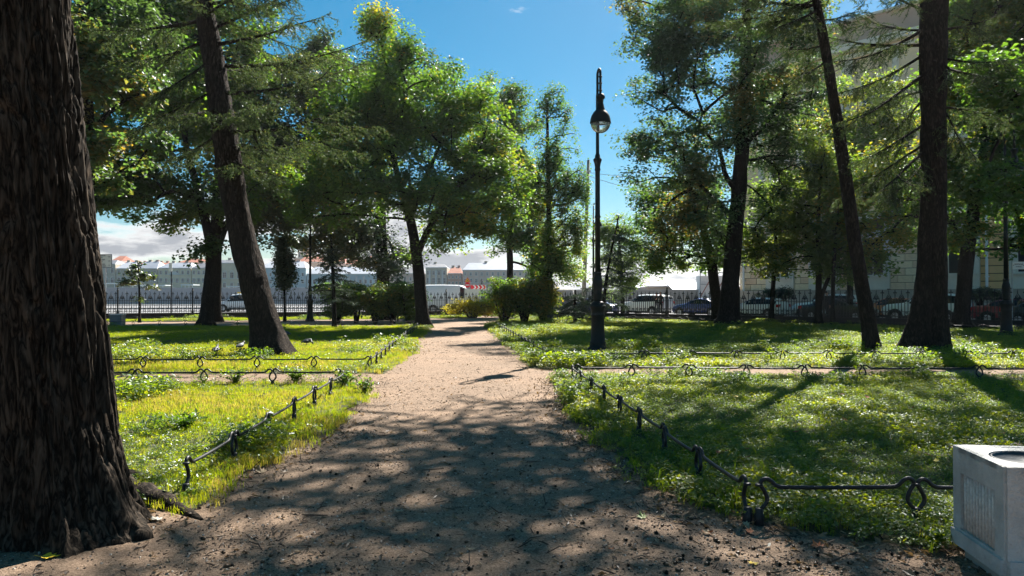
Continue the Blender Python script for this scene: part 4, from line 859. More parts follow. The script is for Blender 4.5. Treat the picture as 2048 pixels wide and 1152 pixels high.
for k, x in enumerate((676, 712, 750, 786, 818)):
    shrub('hedge_shrub', hl[k], 42.5 + (k % 2) * 0.5, x, 645, [(x, 590, 30, 18, 0, 0.9), (x, 612, 27, 18, 0, 0.7), (x + 4, 580, 20, 10, .3, 0.7)] + ([(x, 630, 24, 12, 0, .5)] if k in (0, 4) else []), 110, 46, M['leaf'], (0.13, 0.08), 60 + k, 'shrubs of the left hedge', 0.45)
hr = ['tall shrub at the path end of the right hedge', 'middle shrub of the right hedge with yellow green top', 'shrub of the right hedge around the narrow upright tree']
for k, (x, w_) in enumerate(((1008, 36), (1050, 36), (1086, 28))):
    shrub('hedge_shrub', hr[k], 43.5, x, 643, [(x, 592, w_ * 1.25, 17, 0, 1.0), (x + 4, 616, w_ * .75, 18, 0, 0.8), (x - 6, 574, w_ * .45, 16, .3, 0.7), (x + 16, 572, w_ * .3, 13, -.3, 0.6)], 150, 32, M['leaf'], (0.13, 0.085), 70 + k, 'shrubs of the right hedge', 0.62)
shrub('yellow_shrub', 'low bright yellow bush at the far end of the path', 54.0, 945, 635, [(945, 608, 52, 13, 0, 1.2), (915, 618, 30, 12, 0, 1.0), (975, 614, 34, 13, 0, 1.0), (945, 624, 50, 8, 0, 1.0)], 170, 46, M['leaf_yellow'], (0.13, 0.05), 75, None, 0.62, 9, 0.2)
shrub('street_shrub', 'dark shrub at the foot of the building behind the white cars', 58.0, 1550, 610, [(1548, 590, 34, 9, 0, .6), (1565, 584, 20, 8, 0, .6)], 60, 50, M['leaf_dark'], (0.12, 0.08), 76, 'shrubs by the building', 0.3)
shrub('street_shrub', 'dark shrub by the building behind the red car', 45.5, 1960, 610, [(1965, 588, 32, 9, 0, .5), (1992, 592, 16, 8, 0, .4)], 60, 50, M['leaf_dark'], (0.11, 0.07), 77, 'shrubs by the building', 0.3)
# leafy plants standing clear of the lawn
def weed(name, label, px, py, r, h, n, seed, grp, tint=0.45, lf=0.10):
    rg = np.random.default_rng(seed); p = G(px, py); p.z = 0.02; t = thing(name, label, 'plant', p, 0, grp); sb = MB(); c = []; a_ = []
    for k in range(n):
        a = rg.uniform(0, 6.28); e = np.array([math.cos(a) * r * rg.uniform(.2, 1), math.sin(a) * r * rg.uniform(.2, 1), h * rg.uniform(.5, 1)]); m_ = e * (.4, .4, .65); sb.tube([(0, 0, -.02), m_, e], [.005, .004, .002], 4, caps=False)
        for _ in range(9):
            f = rg.uniform(.25, 1); q = m_ * f * 2 if f < .5 else m_ + (e - m_) * (f - .5) * 2; d = unit(np.array([rg.normal(), rg.normal(), rg.normal(0.1, .35)])); c.append(q + d * lf * .5); a_.append(d)
    sb.build('stem', M['weed'], t)['kind'] = 'stuff'; c = np.array(c); a_ = np.array(a_); n_ = len(c); sd = unit(np.cross(np.array([0, 0, 1.0]) + rg.normal(0, .3, (n_, 3)), a_)); s = rg.uniform(.5, 1.2, n_)
    V, q = leafquads(c, a_, sd, lf * s, lf * .45 * s, .15); b = MB(); b.add(V, q); b.tint(np.repeat(np.clip(tint + rg.normal(0, .15, n_), 0, 1), 4)); o = b.build('foliage', M['weed'], t); o['kind'] = 'stuff'
wl = [('dark leafy weed clump in the middle of the near left lawn', 368, 862, .34, .20, 26, .12), ('leafy weeds over the left rail at the cross path corner', 690, 778, .35, .34, 26, .4), ('feathery weed hanging over the path edge by the last left rail post', 728, 790, .28, .26, 18, .15), ('tall weeds among the left cross path rail right of the oak', 470, 772, .4, .3, 26, .45), ('leafy weeds around the left rail post nearest the cross path corner', 590, 770, .4, .34, 28, .5), ('low weeds on the near left lawn beside the oak trunk', 268, 790, .35, .22, 22, .4),
      ('leafy weeds at the foot of the large dense oak', 1430, 668, .9, .5, 40, .3), ('weeds right of the foot of the large dense oak', 1490, 664, .7, .55, 34, .4), ('dark leafy clump on the right lawn behind the tall lamp', 1290, 668, 1.0, .35, 40, .2), ('sunlit weeds under the narrow upright tree', 1120, 652, .9, .45, 36, .75), ('bright green weed at the foot of the concrete bin', 1868, 1100, .10, .11, 16, .62), ('sunlit leafy weeds at the far right lawn corner', 1090, 670, .8, .4, 36, .75), ('pale weeds along the right side of the far path rail', 1035, 690, .5, .3, 26, .6)]
for k, (lb, x, y, r, h, n, ti) in enumerate(wl): weed('weed_clump', lb, x, y, r, h, n, 90 + k, 'leafy weed clumps', ti, 0.055 if k == 10 else 0.10 if k > 5 else 0.085)

# ---------------------------------------------------------------- streets beyond the fences
sheet('road', [(-200, 44), (-45, 44), (-36, 48.5), (-1.5, 63.0), (0, 63.5), (8, 53), (26, 35.8), (60, 3.5), (160, 40), (160, 150), (-200, 162)], 0.002, M['asphalt'])
def strip(name, a, b_, w_, h, m, z0=-0.02):
    a, b_ = Vector((*a, 0)), Vector((*b_, 0)); d = b_ - a; mid = (a + b_) / 2; q = MB(); q.box((mid.x, mid.y, (h + z0) / 2), (d.length, w_, h - z0), 0, math.atan2(d.y, d.x)); return tag(q.build(name, m), kind='structure')
strip('pavement', (-60, 39.4), (0.5, 64.4), 3.4, 0.10, M['paving'])
strip('pavement', (1.0, 63.2), (62, 6.5), 3.2, 0.10, M['paving'])
strip('pavement', (19.3, 63.8), (62, 17.6), 3.0, 0.12, M['paving'])
strip('kerb', (-110, 84), (40, 104), 1.6, 0.16, M['kerb']); strip('kerb', (-160, 132), (60, 134), 3.0, 0.18, M['kerb'])
for k in range(22): strip('road_marking', (-95 + k * 5.2, 66.0 + k * 0.7), (-92.6 + k * 5.2, 66.3 + k * 0.7), 0.15, 0.006, M['white_line'], 0.0)
sheet('water', [(-700, 166), (700, 166), (700, 322), (-700, 322)], 0.01, M['water'])

hb = MB(); hc = MB(); t = thing('hoarding', 'long grey site hoarding of flat panels beyond the left road', 'hoarding', (-72, 150, 0))
M['hoarding'] = mat('hoarding_sheet', (0.30, 0.31, 0.33), 0.6, 0, 0.06, 0.5)
hpm = MB(); hpm.box((0, 0, 1.75), (3.9, 0.06, 3.3)); hpm = hpm.mesh('panel', M['hoarding'])
for k in range(24):
    o = bpy.data.objects.new('panel', hpm); C.objects.link(o); o.parent = t; o.location = (-46 + k * 4.0, R.uniform(-.03, .03), R.uniform(-.05, .05))
for k in range(25): hb.box((-48 + k * 4.0, 0.12, 1.75), (0.12, 0.12, 3.5))
hb.box((0, 0.03, 3.47), (97, 0.16, 0.10)); hb.build('frame', M['galv'], t); hc.box((0, 0, 0.06), (97, 0.6, 0.5)); hc.build('footing', M['kerb'], t)

# river boats moored behind the hoarding
def boat(label, px0, px1, ytop, Y, stripe):
    x0, x1 = W(px0, 570, Y).x, W(px1, 570, Y).x; zt = W(0, ytop, Y).z; ln = x1 - x0
    t = thing('river_boat', label, 'boat', ((x0 + x1) / 2, Y, 0), 0, 'white river boats behind the hoarding')
    b = MB(); n = 9
    for_ = [(-ln / 2, 0.6, 1.6), (-ln * .35, 2.2, 1.4), (ln * .2, 2.4, 1.4), (ln * .42, 1.6, 1.7), (ln / 2, 0.15, 2.1)]
    V = []; 
    for x, hw, zz in for_: V += [(x, -hw * .8, -.1), (x, -hw, zz), (x, hw, zz), (x, hw * .8, -.1)]
    fs = [(4 * k + a, 4 * k + 4 + a, 4 * k + 4 + (a + 1) % 4, 4 * k + (a + 1) % 4) for k in range(4) for a in range(4)] + [(0, 1, 2, 3), (19, 18, 17, 16)]
    b.add(V, fs); b.build('hull', M['white_plastic'], t)
    c = MB(); c.box((-ln * .05, 0, 2.6), (ln * .7, 3.4, 2.2)); c.build('cabin', M['white_plastic'], t)
    c = MB(); c.box((-ln * .05, 0, zt - .10), (ln * .78, 4.0, 0.2)); [c.box((-ln * .05 + s * ln * .33 * f, -1.8, (zt + 3.6) / 2), (.12, .12, zt - 3.6)) for s in (-1, 1) for f in (.35, 1)]; c.build('awning', M['white_plastic'], t)
    wm = MB(); wm.box((0, 0, 0), (1.3, 0.06, 0.9)); wm = wm.mesh('window', M['pane'])
    for k in range(int(ln * .62 / 1.9)):
        o = bpy.data.objects.new('window', wm); C.objects.link(o); o.parent = t; o.location = (-ln * .35 + 1 + k * 1.9, -1.715, 2.9)
    c = MB(); c.box((-ln * .05, -1.73, 3.55), (ln * .7, .05, .22)); c.build('stripe', stripe, t)
M['blue_paint'] = mat('blue_paint', (0.05, 0.10, 0.35), 0.5); M['teal_paint'] = mat('grey_blue_paint', (0.22, 0.30, 0.36), 0.5)
boat('long white river boat nearest the big oak with a blue stripe', 196, 268, 566, 190, M['blue_paint'])
boat('white river boat with a low flat awning behind the thin sapling', 262, 352, 570, 196, M['teal_paint'])
boat('small white boat between the sapling and the forked maple', 366, 398, 569, 186, M['teal_paint'])
boat('white boat behind the taxi', 455, 520, 572, 192, M['blue_paint'])

# ---------------------------------------------------------------- houses on the far bank
def plaster(name, c): return mat(name, c, 0.9, 0, 0.10, 0.3)
HM = dict(grey=plaster('grey_plaster', (0.50, 0.43, 0.33)), tan=plaster('tan_plaster', (0.62, 0.51, 0.35)), cream=plaster('cream_plaster', (0.68, 0.57, 0.39)), blue=plaster('pale_blue_plaster', (0.42, 0.52, 0.54)),
          pink=plaster('dull_pink_plaster', (0.58, 0.40, 0.33)), salmon=plaster('salmon_plaster', (0.55, 0.31, 0.23)), orange=plaster('ochre_plaster', (0.55, 0.36, 0.18)), stone=plaster('brownish_pink_plaster', (0.58, 0.42, 0.34)), white=plaster('white_trim', (0.60, 0.58, 0.54)))
RM = dict(metal=mat('grey_metal_roof', (0.32, 0.35, 0.40), 0.45, 0.3, 0.12, 0.3), dark=mat('dark_roof', (0.10, 0.11, 0.13), 0.6, 0, 0.2, 0.3), red=mat('rusty_red_roof', (0.28, 0.10, 0.06), 0.8, 0, 0.2, 0.5), pale=mat('pale_metal_roof', (0.52, 0.54, 0.58), 0.4, 0.3, 0.08, 0.3))
WCACHE = {}
def window_mesh(w_, h, arch, frame_m):
    key = (round(w_, 2), round(h, 2), arch, frame_m.name)
    if key not in WCACHE:
        f = MB(); t_ = 0.16; f.box((-w_ / 2 - t_ / 2, 0, 0), (t_, .22, h + 2 * t_)); f.box((w_ / 2 + t_ / 2, 0, 0), (t_, .22, h + 2 * t_)); f.box((0, 0, -h / 2 - t_ / 2), (w_ - .01, .30, t_)); f.box((0, 0, h / 2 + t_ / 2), (w_ - .01, .24, t_))
        if arch: f.tube([(w_ / 2 * 1.12 * math.cos(a), 0, h / 2 + t_ + w_ / 2 * .8 * math.sin(a)) for a in np.linspace(0, math.pi, 8)], 0.12, 4)
        f.box((0, 0, 0), (.09, .10, h)); f.box((0, 0, h * .18), (w_, .08, .08))
        p = MB(); p.box((0, .0, 0), (w_, .05, h))
        WCACHE[key] = (f.mesh('window', frame_m), p.mesh('pane', M['pane']))
    return WCACHE[key]
def put_window(par, x, y, z, w_, h, arch, fm, label=None):
    a, p = window_mesh(w_, h, arch, fm); o = bpy.data.objects.new('window', a); C.objects.link(o); o.parent = par; o.location = (x, y, z)
    q = bpy.data.objects.new('pane', p); C.objects.link(q); q.parent = o; return o
def house(label, px0, px1, ytop, Y, wall, roof, rows, nwin, roofh=3.0, chim=2, depth=14, pediment=False, cols=0, fm=None, gable=False):
    x0, x1 = W(px0, 560, Y).x, W(px1, 560, Y).x; zt = W(0, ytop, Y).z; ln = x1 - x0
    t = thing('house', label, 'house', ((x0 + x1) / 2, Y, 0)); fm = fm or HM['white']
    b = MB(); b.box((0, depth / 2, zt / 2), (ln - .12, depth, zt)); b.build('wall', wall, t)
    c = MB(); c.box((0, depth / 2 - .1, zt + .15), (ln - .02, depth + .9, .34)); c.box((0, -.06, zt * .60), (ln - .2, .2, .2)); c.build('cornice', fm, t)
    r = MB()
    if gable: r.prism([(-ln / 2, zt + .33), (ln / 2, zt + .33), (0, zt + .33 + roofh)], -.3, depth + .3)
    else:
        i = min(2.5, ln * .2); V = [(-ln / 2, -.4, zt + .33), (ln / 2, -.4, zt + .33), (ln / 2, depth + .4, zt + .33), (-ln / 2, depth + .4, zt + .33), (-ln / 2 + i, depth * .45, zt + .33 + roofh), (ln / 2 - i, depth * .45, zt + .33 + roofh)]
        r.add(V, [(0, 1, 5, 4), (1, 2, 5), (2, 3, 4, 5), (3, 0, 4), (3, 2, 1, 0)])
    ro = r.build('roof', roof, t)
    for k in range(chim):
        ch = MB(); x = -ln * .35 + ln * .7 * (k + .5 + R.uniform(-.2, .2)) / max(chim, 1); ch.box((x, depth * .5, zt + roofh * .9), (1.3, 1.0, 2.6)); ch.box((x, depth * .5, zt + roofh * .9 + 1.35), (1.5, 1.2, .25)); ch.build('chimney', HM['pink'] if k % 2 else HM['grey'], ro)
    for (yc, hpx, arch) in rows:
        z = W(0, yc, Y).z; h = hpx * Y / F; w_ = min(h * .55, ln / nwin * .5)
        for k in range(nwin): put_window(t, -ln / 2 + ln * (k + .5) / nwin, -.10, z, w_, h, arch, fm)
    if pediment: p = MB(); p.prism([(-ln * .22, zt * .80), (ln * .22, zt * .80), (0, zt * .80 + 1.6)], -.5, -.02); p.build('pediment', fm, t)
    for k in range(cols): cc = MB(); x = -ln * .30 + ln * .6 * k / (cols - 1); cc.lathe([(.55, zt * .22), (.5, zt * .25), (.42, zt * .88), (.6, zt * .93)], (x, -.9, 0), 8); cc.build('column', fm, t)
    return t
YF = 330.0
house('grey classical house on the far bank just right of the big oak', 120, 231, 529, YF, HM['grey'], RM['dark'], [(541, 9, 0), (561, 10, 1)], 9, 2.0)
house('grey house with pale metal roof and arched lower windows on the far bank', 232, 268, 538, YF, HM['grey'], RM['pale'], [(545, 8, 0), (560, 9, 1)], 3, 3.2)
house('grey house behind the thin sapling on the far bank', 269, 315, 538, YF, HM['grey'], RM['metal'], [(546, 8, 0), (560, 9, 1)], 4, 3.4)
house('cream house with small balconies left of the forked maple on the far bank', 316, 382, 537, YF, HM['cream'], RM['metal'], [(545, 7, 0), (561, 8, 0)], 6, 2.6, pediment=True)
house('narrow cream house beside the forked maple trunk on the far bank', 383, 412, 537, YF, HM['cream'], RM['dark'], [(545, 7, 0), (561, 8, 0)], 3, 2.4)
house('tan palace with arched windows between the forked maple and leaning larch', 413, 500, 527, YF, HM['tan'], RM['dark'], [(551, 12, 1), (571, 9, 1)], 6, 1.6, 1)
house('pale blue grey house right of the leaning larch on the far bank', 522, 612, 537, YF, HM['blue'], RM['pale'], [(549, 6, 0), (563, 7, 0)], 7, 3.2)
house('low pale blue building with a row of white columns on the far bank', 613, 757, 549, YF, HM['blue'], RM['pale'], [(563, 7, 0), (574, 5, 0)], 14, 3.4, 1, cols=7)
house('dull pink block with a red roof behind the left lamp on the far bank', 594, 690, 525, YF + 45, HM['pink'], RM['red'], [(540, 9, 1)], 9, 3.0, 3)
house('ochre gabled house end left of the ash trunk on the far bank', 728, 752, 533, YF + 40, HM['orange'], RM['red'], [(541, 5, 0)], 2, 5.0, 1, gable=True)
house('brown house left of the ochre gable on the far bank', 690, 727, 530, YF + 42, HM['stone'], RM['red'], [(541, 6, 0)], 4, 3.0, 3)
house('grey pink house seen between hedge and ash trunk on the far bank', 758, 850, 548, YF + 8, HM['stone'], RM['dark'], [(558, 6, 0), (570, 7, 0)], 8, 3.0)
house('grey house with pilasters right of the ash trunk on the far bank', 851, 894, 536, YF, HM['grey'], RM['dark'], [(546, 7, 0), (561, 9, 0)], 4, 1.8, 1, cols=3)
house('salmon house with two window rows behind the white van', 895, 924, 548, YF, HM['salmon'], RM['red'], [(554, 5, 0), (567, 6, 0)], 4, 3.0, 2)
house('long brownish pink building behind the road signs on the far bank', 925, 1090, 541, YF - 6, HM['stone'], RM['metal'], [(548, 6, 0), (562, 8, 0), (573, 6, 0)], 15, 3.4, 2)
house('brown block of tall chimneys rising behind the cream houses', 356, 412, 526, YF + 60, HM['stone'], RM['red'], [(531, 4, 0)], 7, 2.0, 5)
house('rusty red roofed house behind the grey classical house', 222, 244, 523, YF + 60, HM['salmon'], RM['red'], [(528, 3, 0)], 3, 3.0, 0)
house('row of tan attic houses behind the sapling on the far bank', 246, 345, 531, YF + 62, HM['tan'], RM['red'], [(535, 3, 0)], 14, 1.5, 6)
# domed tower over the pink block
t = thing('tower', 'pink tower with a dark tapered dome rising behind the left lamp', 'tower', (W(607, 500, 385).x, 385, 0))
b = MB(); b.box((0, 0, 11), (7.5, 7.5, 22)); b.build('wall', HM['pink'], t)
b = MB(); b.box((0, 0, 24.0), (4.6, 4.6, 5.0)); b.build('upper_wall', HM['stone'], t)
b = MB(); b.lathe([(3.6, 26.5), (3.4, 27.2), (2.2, 29.4), (1.0, 31.0), (.15, 33.0)], sides=8); b.build('dome', RM['dark'], t)
for k in (-1, 0, 1): put_window(t, k * 1.35, -2.36, 24, .7, 2.6, True, HM['white'])
b = MB(); b.box((0, 0, 22.0), (8.4, 8.4, .6)); b.build('cornice', HM['white'], t)

# ---------------------------------------------------------------- the large building on the right
bl = (20.8, 66.0); ub = math.atan2(-.735, .68)
t = thing('street_building', 'large beige classical building with rusticated ground floor across the street on the right', 'building', (*bl, 0), ub)
M['facade'] = mat('beige_plaster', (0.78, 0.62, 0.40), 0.9, 0, 0.10, 0.6, 0.1, 30); M['joint'] = mat('stone_joint', (0.14, 0.11, 0.085), 0.95, 0, 0.1, 2)
SB = [mat('sandstone_a', (0.76, 0.59, 0.38), 0.9, 0, 0.12, 4, 0.2, 30), mat('sandstone_b', (0.80, 0.66, 0.44), 0.9, 0, 0.12, 4, 0.2, 30), mat('sandstone_c', (0.74, 0.54, 0.36), 0.9, 0, 0.12, 4, 0.2, 30)]
M['quoin'] = mat('orange_plaster', (0.76, 0.48, 0.23), 0.9, 0, 0.06, 2); M['trim'] = mat('grey_trim', (0.66, 0.63, 0.54), 0.9, 0, 0.08, 2); M['base_stone'] = mat('base_stone', (0.38, 0.35, 0.30), 0.9, 0, 0.15, 1.5, 0.2, 20)
BL = 46.0; Z1, Z2, Z3 = 8.0, 15.2, 21.6
b = MB(); b.box((BL / 2, 9.2, Z1 / 2), (BL - .02, 18, Z1)); b.box((BL / 2, 9.1, (Z1 + Z3) / 2), (BL, 18, Z3 - Z1)); b.build('wall', [M['joint']], t)
b = MB(); b.box((BL / 2, .06, (Z1 + Z3) / 2 + .12), (BL - .06, .14, Z3 - Z1 - .3)); b.build('plaster_face', M['facade'], t)
b = MB(); b.box((BL / 2, -.12, 1.0), (BL + .3, .9, 2.0)); b.box((BL / 2, -.2, 2.02), (BL + .3, 1.0, .16)); b.build('plinth', M['base_stone'], t)
b = MB(); b.box((BL / 2, -.12, Z1), (BL + .3, .66, .5)); b.box((BL / 2, -.08, Z2), (BL + .2, .5, .35)); b.box((BL / 2, -.28, Z3 + .1), (BL + .8, 1.1, .5)); b.box((BL / 2, -.10, Z3 - .55), (BL + .3, .5, .3)); b.build('cornice', M['trim'], t)
M['parapet'] = mat('pinkish_brown_plaster', (0.46, 0.33, 0.25), 0.9, 0, 0.08, 0.8)
b = MB(); b.box((BL / 2, 1.0, Z3 + 1.35), (BL, 1.6, 2.1)); b.build('parapet', M['parapet'], t)
b = MB(); b.box((BL / 2, .9, Z3 + 2.5), (BL + .3, 2.0, .18)); b.build('coping', M['trim'], t)
V = [(-.1, 1.9, Z3 + 2.45), (BL + .1, 1.9, Z3 + 2.45), (BL + .4, 18.4, Z3 + 2.45), (-.4, 18.4, Z3 + 2.45), (5, 9, Z3 + 4.4), (BL - 5, 9, Z3 + 4.4)]
b = MB(); b.add(V, [(0, 1, 5, 4), (1, 2, 5), (2, 3, 4, 5), (3, 0, 4), (3, 2, 1, 0)]); b.build('roof', RM['metal'], t)
WT = [3.85, 7.7, 11.6, 17.7, 22.0, 25.8, 29.6, 33.4]
def wparts(x, z, w_, h, sill=True):
    o = put_window(t, x, -.05, z, w_, h, False, M['trim'])
    return o
for x in WT:
    wparts(x, 4.75, 1.5, 2.9); wparts(x, 11.0, 1.5, 3.5); wparts(x, 17.6, 1.45, 2.6)
    for (zc, zh, ww) in ((2.62, 1.0, 1.5),):
        a = MB(); a.box((x, -.16, zc), (ww + .55, .22, zh)); a.box((x, -.28, zc - .2), (ww - .1, .05, .5)); a.build('apron', M['trim'], t)
    sl = MB(); sl.box((x, -.25, 3.18), (2.2, .45, .12)); sl.box((x, -.2, 9.05), (2.1, .35, .14)); sl.box((x, -.2, 16.1), (2.0, .35, .12)); sl.prism([(x - 1.2, 13.15), (x + 1.2, 13.15), (x, 13.75)], -.35, -.02); sl.build('sill', M['trim'], t)
    jm = MB(); [jm.box((x + s * 1.08, -.10, 5.0), (.36, .30, 5.6)) for s in (-1, 1)]; jm.box((x, -.12, 6.62), (1.7, .28, .5)); jm.build('surround', M['trim'], t)
    pn = MB(); [pn.box((x + s * 1.75, -.06, (Z1 + Z3) / 2), (.5, .12, Z3 - Z1 - 1.2)) for s in (-1, 1)]; pn.build('pilaster', M['trim'], t)
ub_ = MB(); ub_.box((0, 0, 0), (1, 1, 1)); bmesh_blocks = [ub_.mesh('stone', m_) for m_ in SB]; qmesh = ub_.mesh('stone', M['quoin'])
edges = [0.0] + sum([[x - 1.28, x + 1.28] for x in WT], []) + [BL]
for i in range(0, len(edges) - 2, 2):
    a0, a1 = edges[i], edges[i + 1]
    if i > 12: break
    for rw in range(10):
        z = 2.40 + rw * 0.55; 
        if 18.98 < a1 < 21 and a0 > 18:        # the orange quoin strip beside the rain pipe
            for (s0, s1) in ((a0, a0 + .55), (a0 + .55, a1)):
                o = bpy.data.objects.new('stone', qmesh); C.objects.link(o); o.parent = t; o.location = ((s0 + s1) / 2, -.02, z); o.scale = (s1 - s0 - .02, .22, .49)
            continue
        x = a0; first = True
        while x < a1 - .05:
            L_ = (0.55 if (rw % 2 and first) else 1.08); first = False
            e = min(x + L_, a1); e = a1 if a1 - e < .35 else e
            o = bpy.data.objects.new('stone', R.choice(bmesh_blocks)); C.objects.link(o); o.parent = t; o.location = ((x + e) / 2, -.02 + R.uniform(-.008, .008), z); o.scale = (e - x - .04, .20, .505); x = e
for (x, zz) in ((.55, Z3), (19.45, Z3)):
    b = MB(); b.tube([(x, -.42, .6), (x, -.42, 3), (x, -.42, 9), (x, -.42, zz - .4)], .09, 8); [b.box((x, -.3, q), (.26, .24, .06)) for q in (3, 6, 9.5, 13, 17)]; b.build('rain_pipe', M['white_plastic'], t)

# low things across the end of the street
def lowblock(name, label, cat, px0, px1, ytop, Y, m, mroof, slope=0.5, dep=6, rib=0):
    x0, x1 = W(px0, 560, Y).x, W(px1, 560, Y).x; zt = W(0, ytop, Y).z; t = thing(name, label, cat, ((x0 + x1) / 2, Y, 0)); ln = x1 - x0
    b = MB(); b.box((0, dep / 2, (zt - slope) / 2), (ln, dep, zt - slope)); b.build('wall', m, t)
    b = MB(); b.add([(-ln / 2 - .2, -.3, zt - slope + .01), (ln / 2 + .2, -.3, zt - slope + .01), (ln / 2 + .2, dep + .3, zt), (-ln / 2 - .2, dep + .3, zt), (-ln / 2 - .2, -.3, zt - slope + .13), (ln / 2 + .2, -.3, zt - slope + .13), (ln / 2 + .2, dep + .3, zt + .12), (-ln / 2 - .2, dep + .3, zt + .12)], [(0, 3, 2, 1), (4, 5, 6, 7), (0, 1, 5, 4), (1, 2, 6, 5), (2, 3, 7, 6), (3, 0, 4, 7)]); b.build('roof', mroof, t)
    b = MB(); [b.box((-ln / 2 + ln * (k + .5) / 4, -.02, (zt - slope) * .62), (ln / 7, .08, (zt - slope) * .3)) for k in range(4)]; b.build('window', M['pane'], t); return t
M['blue_tarp'] = mat('blue_grey_sheet', (0.14, 0.19, 0.25), 0.6, 0, 0.15, 1); M['beige_wall'] = mat('beige_wall', (0.44, 0.36, 0.29), 0.9, 0, 0.08, 1)
lowblock('site_cabin', 'blue grey cabin with a sloping roof left of the leaning oak', 'cabin', 1347, 1406, 558, 100, M['blue_tarp'], M['blue_tarp'], 1.6)
lowblock('site_cabin', 'beige low building with a flat roof behind the white car', 'cabin', 1294, 1346, 569, 104, M['beige_wall'], RM['pale'], .3)
lowblock('site_cabin', 'blue grey cabin at the left behind the small airy tree', 'cabin', 1256, 1293, 562, 110, M['blue_tarp'], M['blue_tarp'], 1.2)
t = thing('hoarding', 'pale concrete wall along the end of the right street', 'wall', (W(1350, 560, 94).x, 94, 0)); b = MB()
for k in range(9): 
    b = MB(); b.box((-15 + k * 3.6, 0, 1.2), (3.5, .2, 2.4)); b.build('panel', M['paving'], t)
b = MB(); b.box((-.5, 0, 2.46), (33, .3, .1)); b.build('coping', M['kerb'], t)
# wrapped scaffold
x0, x1 = W(1403, 560, 92).x, W(1484, 560, 92).x; t = thing('scaffold', 'white wrapped scaffold with diagonal braces behind the leaning oak', 'scaffold', ((x0 + x1) / 2, 92, 0)); zt = W(0, 545, 92).z; ln = x1 - x0
b = MB(); b.box((0, 2, zt / 2 - .2), (ln - .2, 2, zt - .4)); b.build('sheeting', M['white_plastic'], t)
for k in range(4): b = MB(); x = -ln / 2 + ln * k / 3; b.tube([(x, .6, 0), (x, .6, zt + .4)], .07, 6); b.build('upright', M['galv'], t)
for z in (zt * .35, zt * .68, zt): b = MB(); b.tube([(-ln / 2, .5, z), (ln / 2, .5, z)], .06, 6); b.build('ledger', M['galv'], t)
for k in range(3): b = MB(); b.tube([(-ln / 2 + ln * k / 3, .4, zt * .35), (-ln / 2 + ln * (k + 1) / 3, .4, zt)][:: 1 if k % 2 else -1], .06, 6); b.build('brace', mat('rust_steel', (0.28, 0.09, 0.06), 0.8), t)

# ---------------------------------------------------------------- lamps
def lamp(label, base, rz, group='black cast iron park lamps'):
    t = thing('street_lamp', label, 'street lamp', base, rz, group)
    b = MB(); b.lathe([(.30, -.05), (.30, .05), (.29, .10), (.285, .13), (.235, .17), (.215, .24), (.222, .27), (.222, .295), (.20, .32), (.188, .6), (.172, 1.0), (.187, 1.03), (.187, 1.06), (.178, 1.08), (.185, 1.16), (.20, 1.22), (.225, 1.28), (.225, 1.315), (.18, 1.33), (.185, 1.36), (.175, 1.40), (.12, 1.43)], sides=28); b.build('base', M['lamp_iron'], t, True)
    b = MB(); b.lathe([(.118, 1.42), (.112, 1.5), (.116, 1.62), (.122, 1.64), (.110, 1.67), (.118, 1.75), (.135, 1.86), (.138, 1.94), (.122, 2.03), (.098, 2.12), (.096, 2.17), (.106, 2.18), (.106, 2.21), (.078, 2.24)], sides=24); b.build('collar', M['lamp_iron'], t, True)
    b = MB(); b.lathe([(.078, 2.2), (.070, 3.75), (.085, 3.77), (.085, 3.80), (.069, 3.83), (.066, 5.05), (.085, 5.10), (.07, 5.16), (.09, 5.28), (.118, 5.36), (.118, 5.40), (.08, 5.43), (.07, 5.50), (.048, 5.56), (.045, 7.2)], sides=18); b.build('pole', M['lamp_iron'], t, True)
    # shepherd's crook: over and down in front of the pole (local -y)
    r = .15; b = MB(); pts = [(0, 0, 7.1), (0, 0, 7.55)] + [(0, -r + r * math.cos(a), 7.72 + r * math.sin(a)) for a in np.linspace(0, math.pi, 12)] + [(0, -2 * r, 7.4), (0, -2 * r, 7.12)]
    b.tube(pts, .036, 8); [b.lathe([(.05, z), (.055, z + .02), (.05, z + .04)], (0, -2 * r, 0), 8) for z in (7.22, 7.42, 7.6)]
    b.build('bracket', M['lamp_iron'], t, True)
    b = MB(); b.lathe([(.02, 7.16), (.10, 7.13), (.128, 7.06), (.12, 7.02), (.085, 6.98), (.08, 6.88), (.10, 6.82), (.11, 6.76), (.125, 6.73), (.125, 6.70), (.19, 6.64), (.25, 6.54), (.278, 6.44), (.284, 6.38), (.29, 6.36), (.29, 6.33), (.27, 6.325)], (0, -2 * r, 0), 26); b.build('lantern', M['lamp_iron'], t, True)
    b = MB(); th = np.linspace(0, math.pi / 2, 9); b.lathe([(max(.268 * math.cos(a), .003), 6.32 - .26 * math.sin(a)) for a in th], (0, -2 * r, 0), 26); b.build('glass_bowl', M['lamp_glass'], t, True)
    return t
lamp('tall black lamp on the right lawn beside the path, its glass bowl against the sky', (G(1192, 703).x, 20.2, 0), math.radians(9))
lamp('distant black lamp before the left fence between larch and hedge', (W(620, 640, 46).x, 46, 0), math.radians(-80))
lamp('distant hooked lamp partly hidden behind the tall lamp', (W(1187, 640, 49).x, 49, 0), math.radians(80))
lamp('black lamp post at the right edge of the picture before the street fence', (W(2013, 676, 27.3).x, 27.3, 0), math.radians(70))

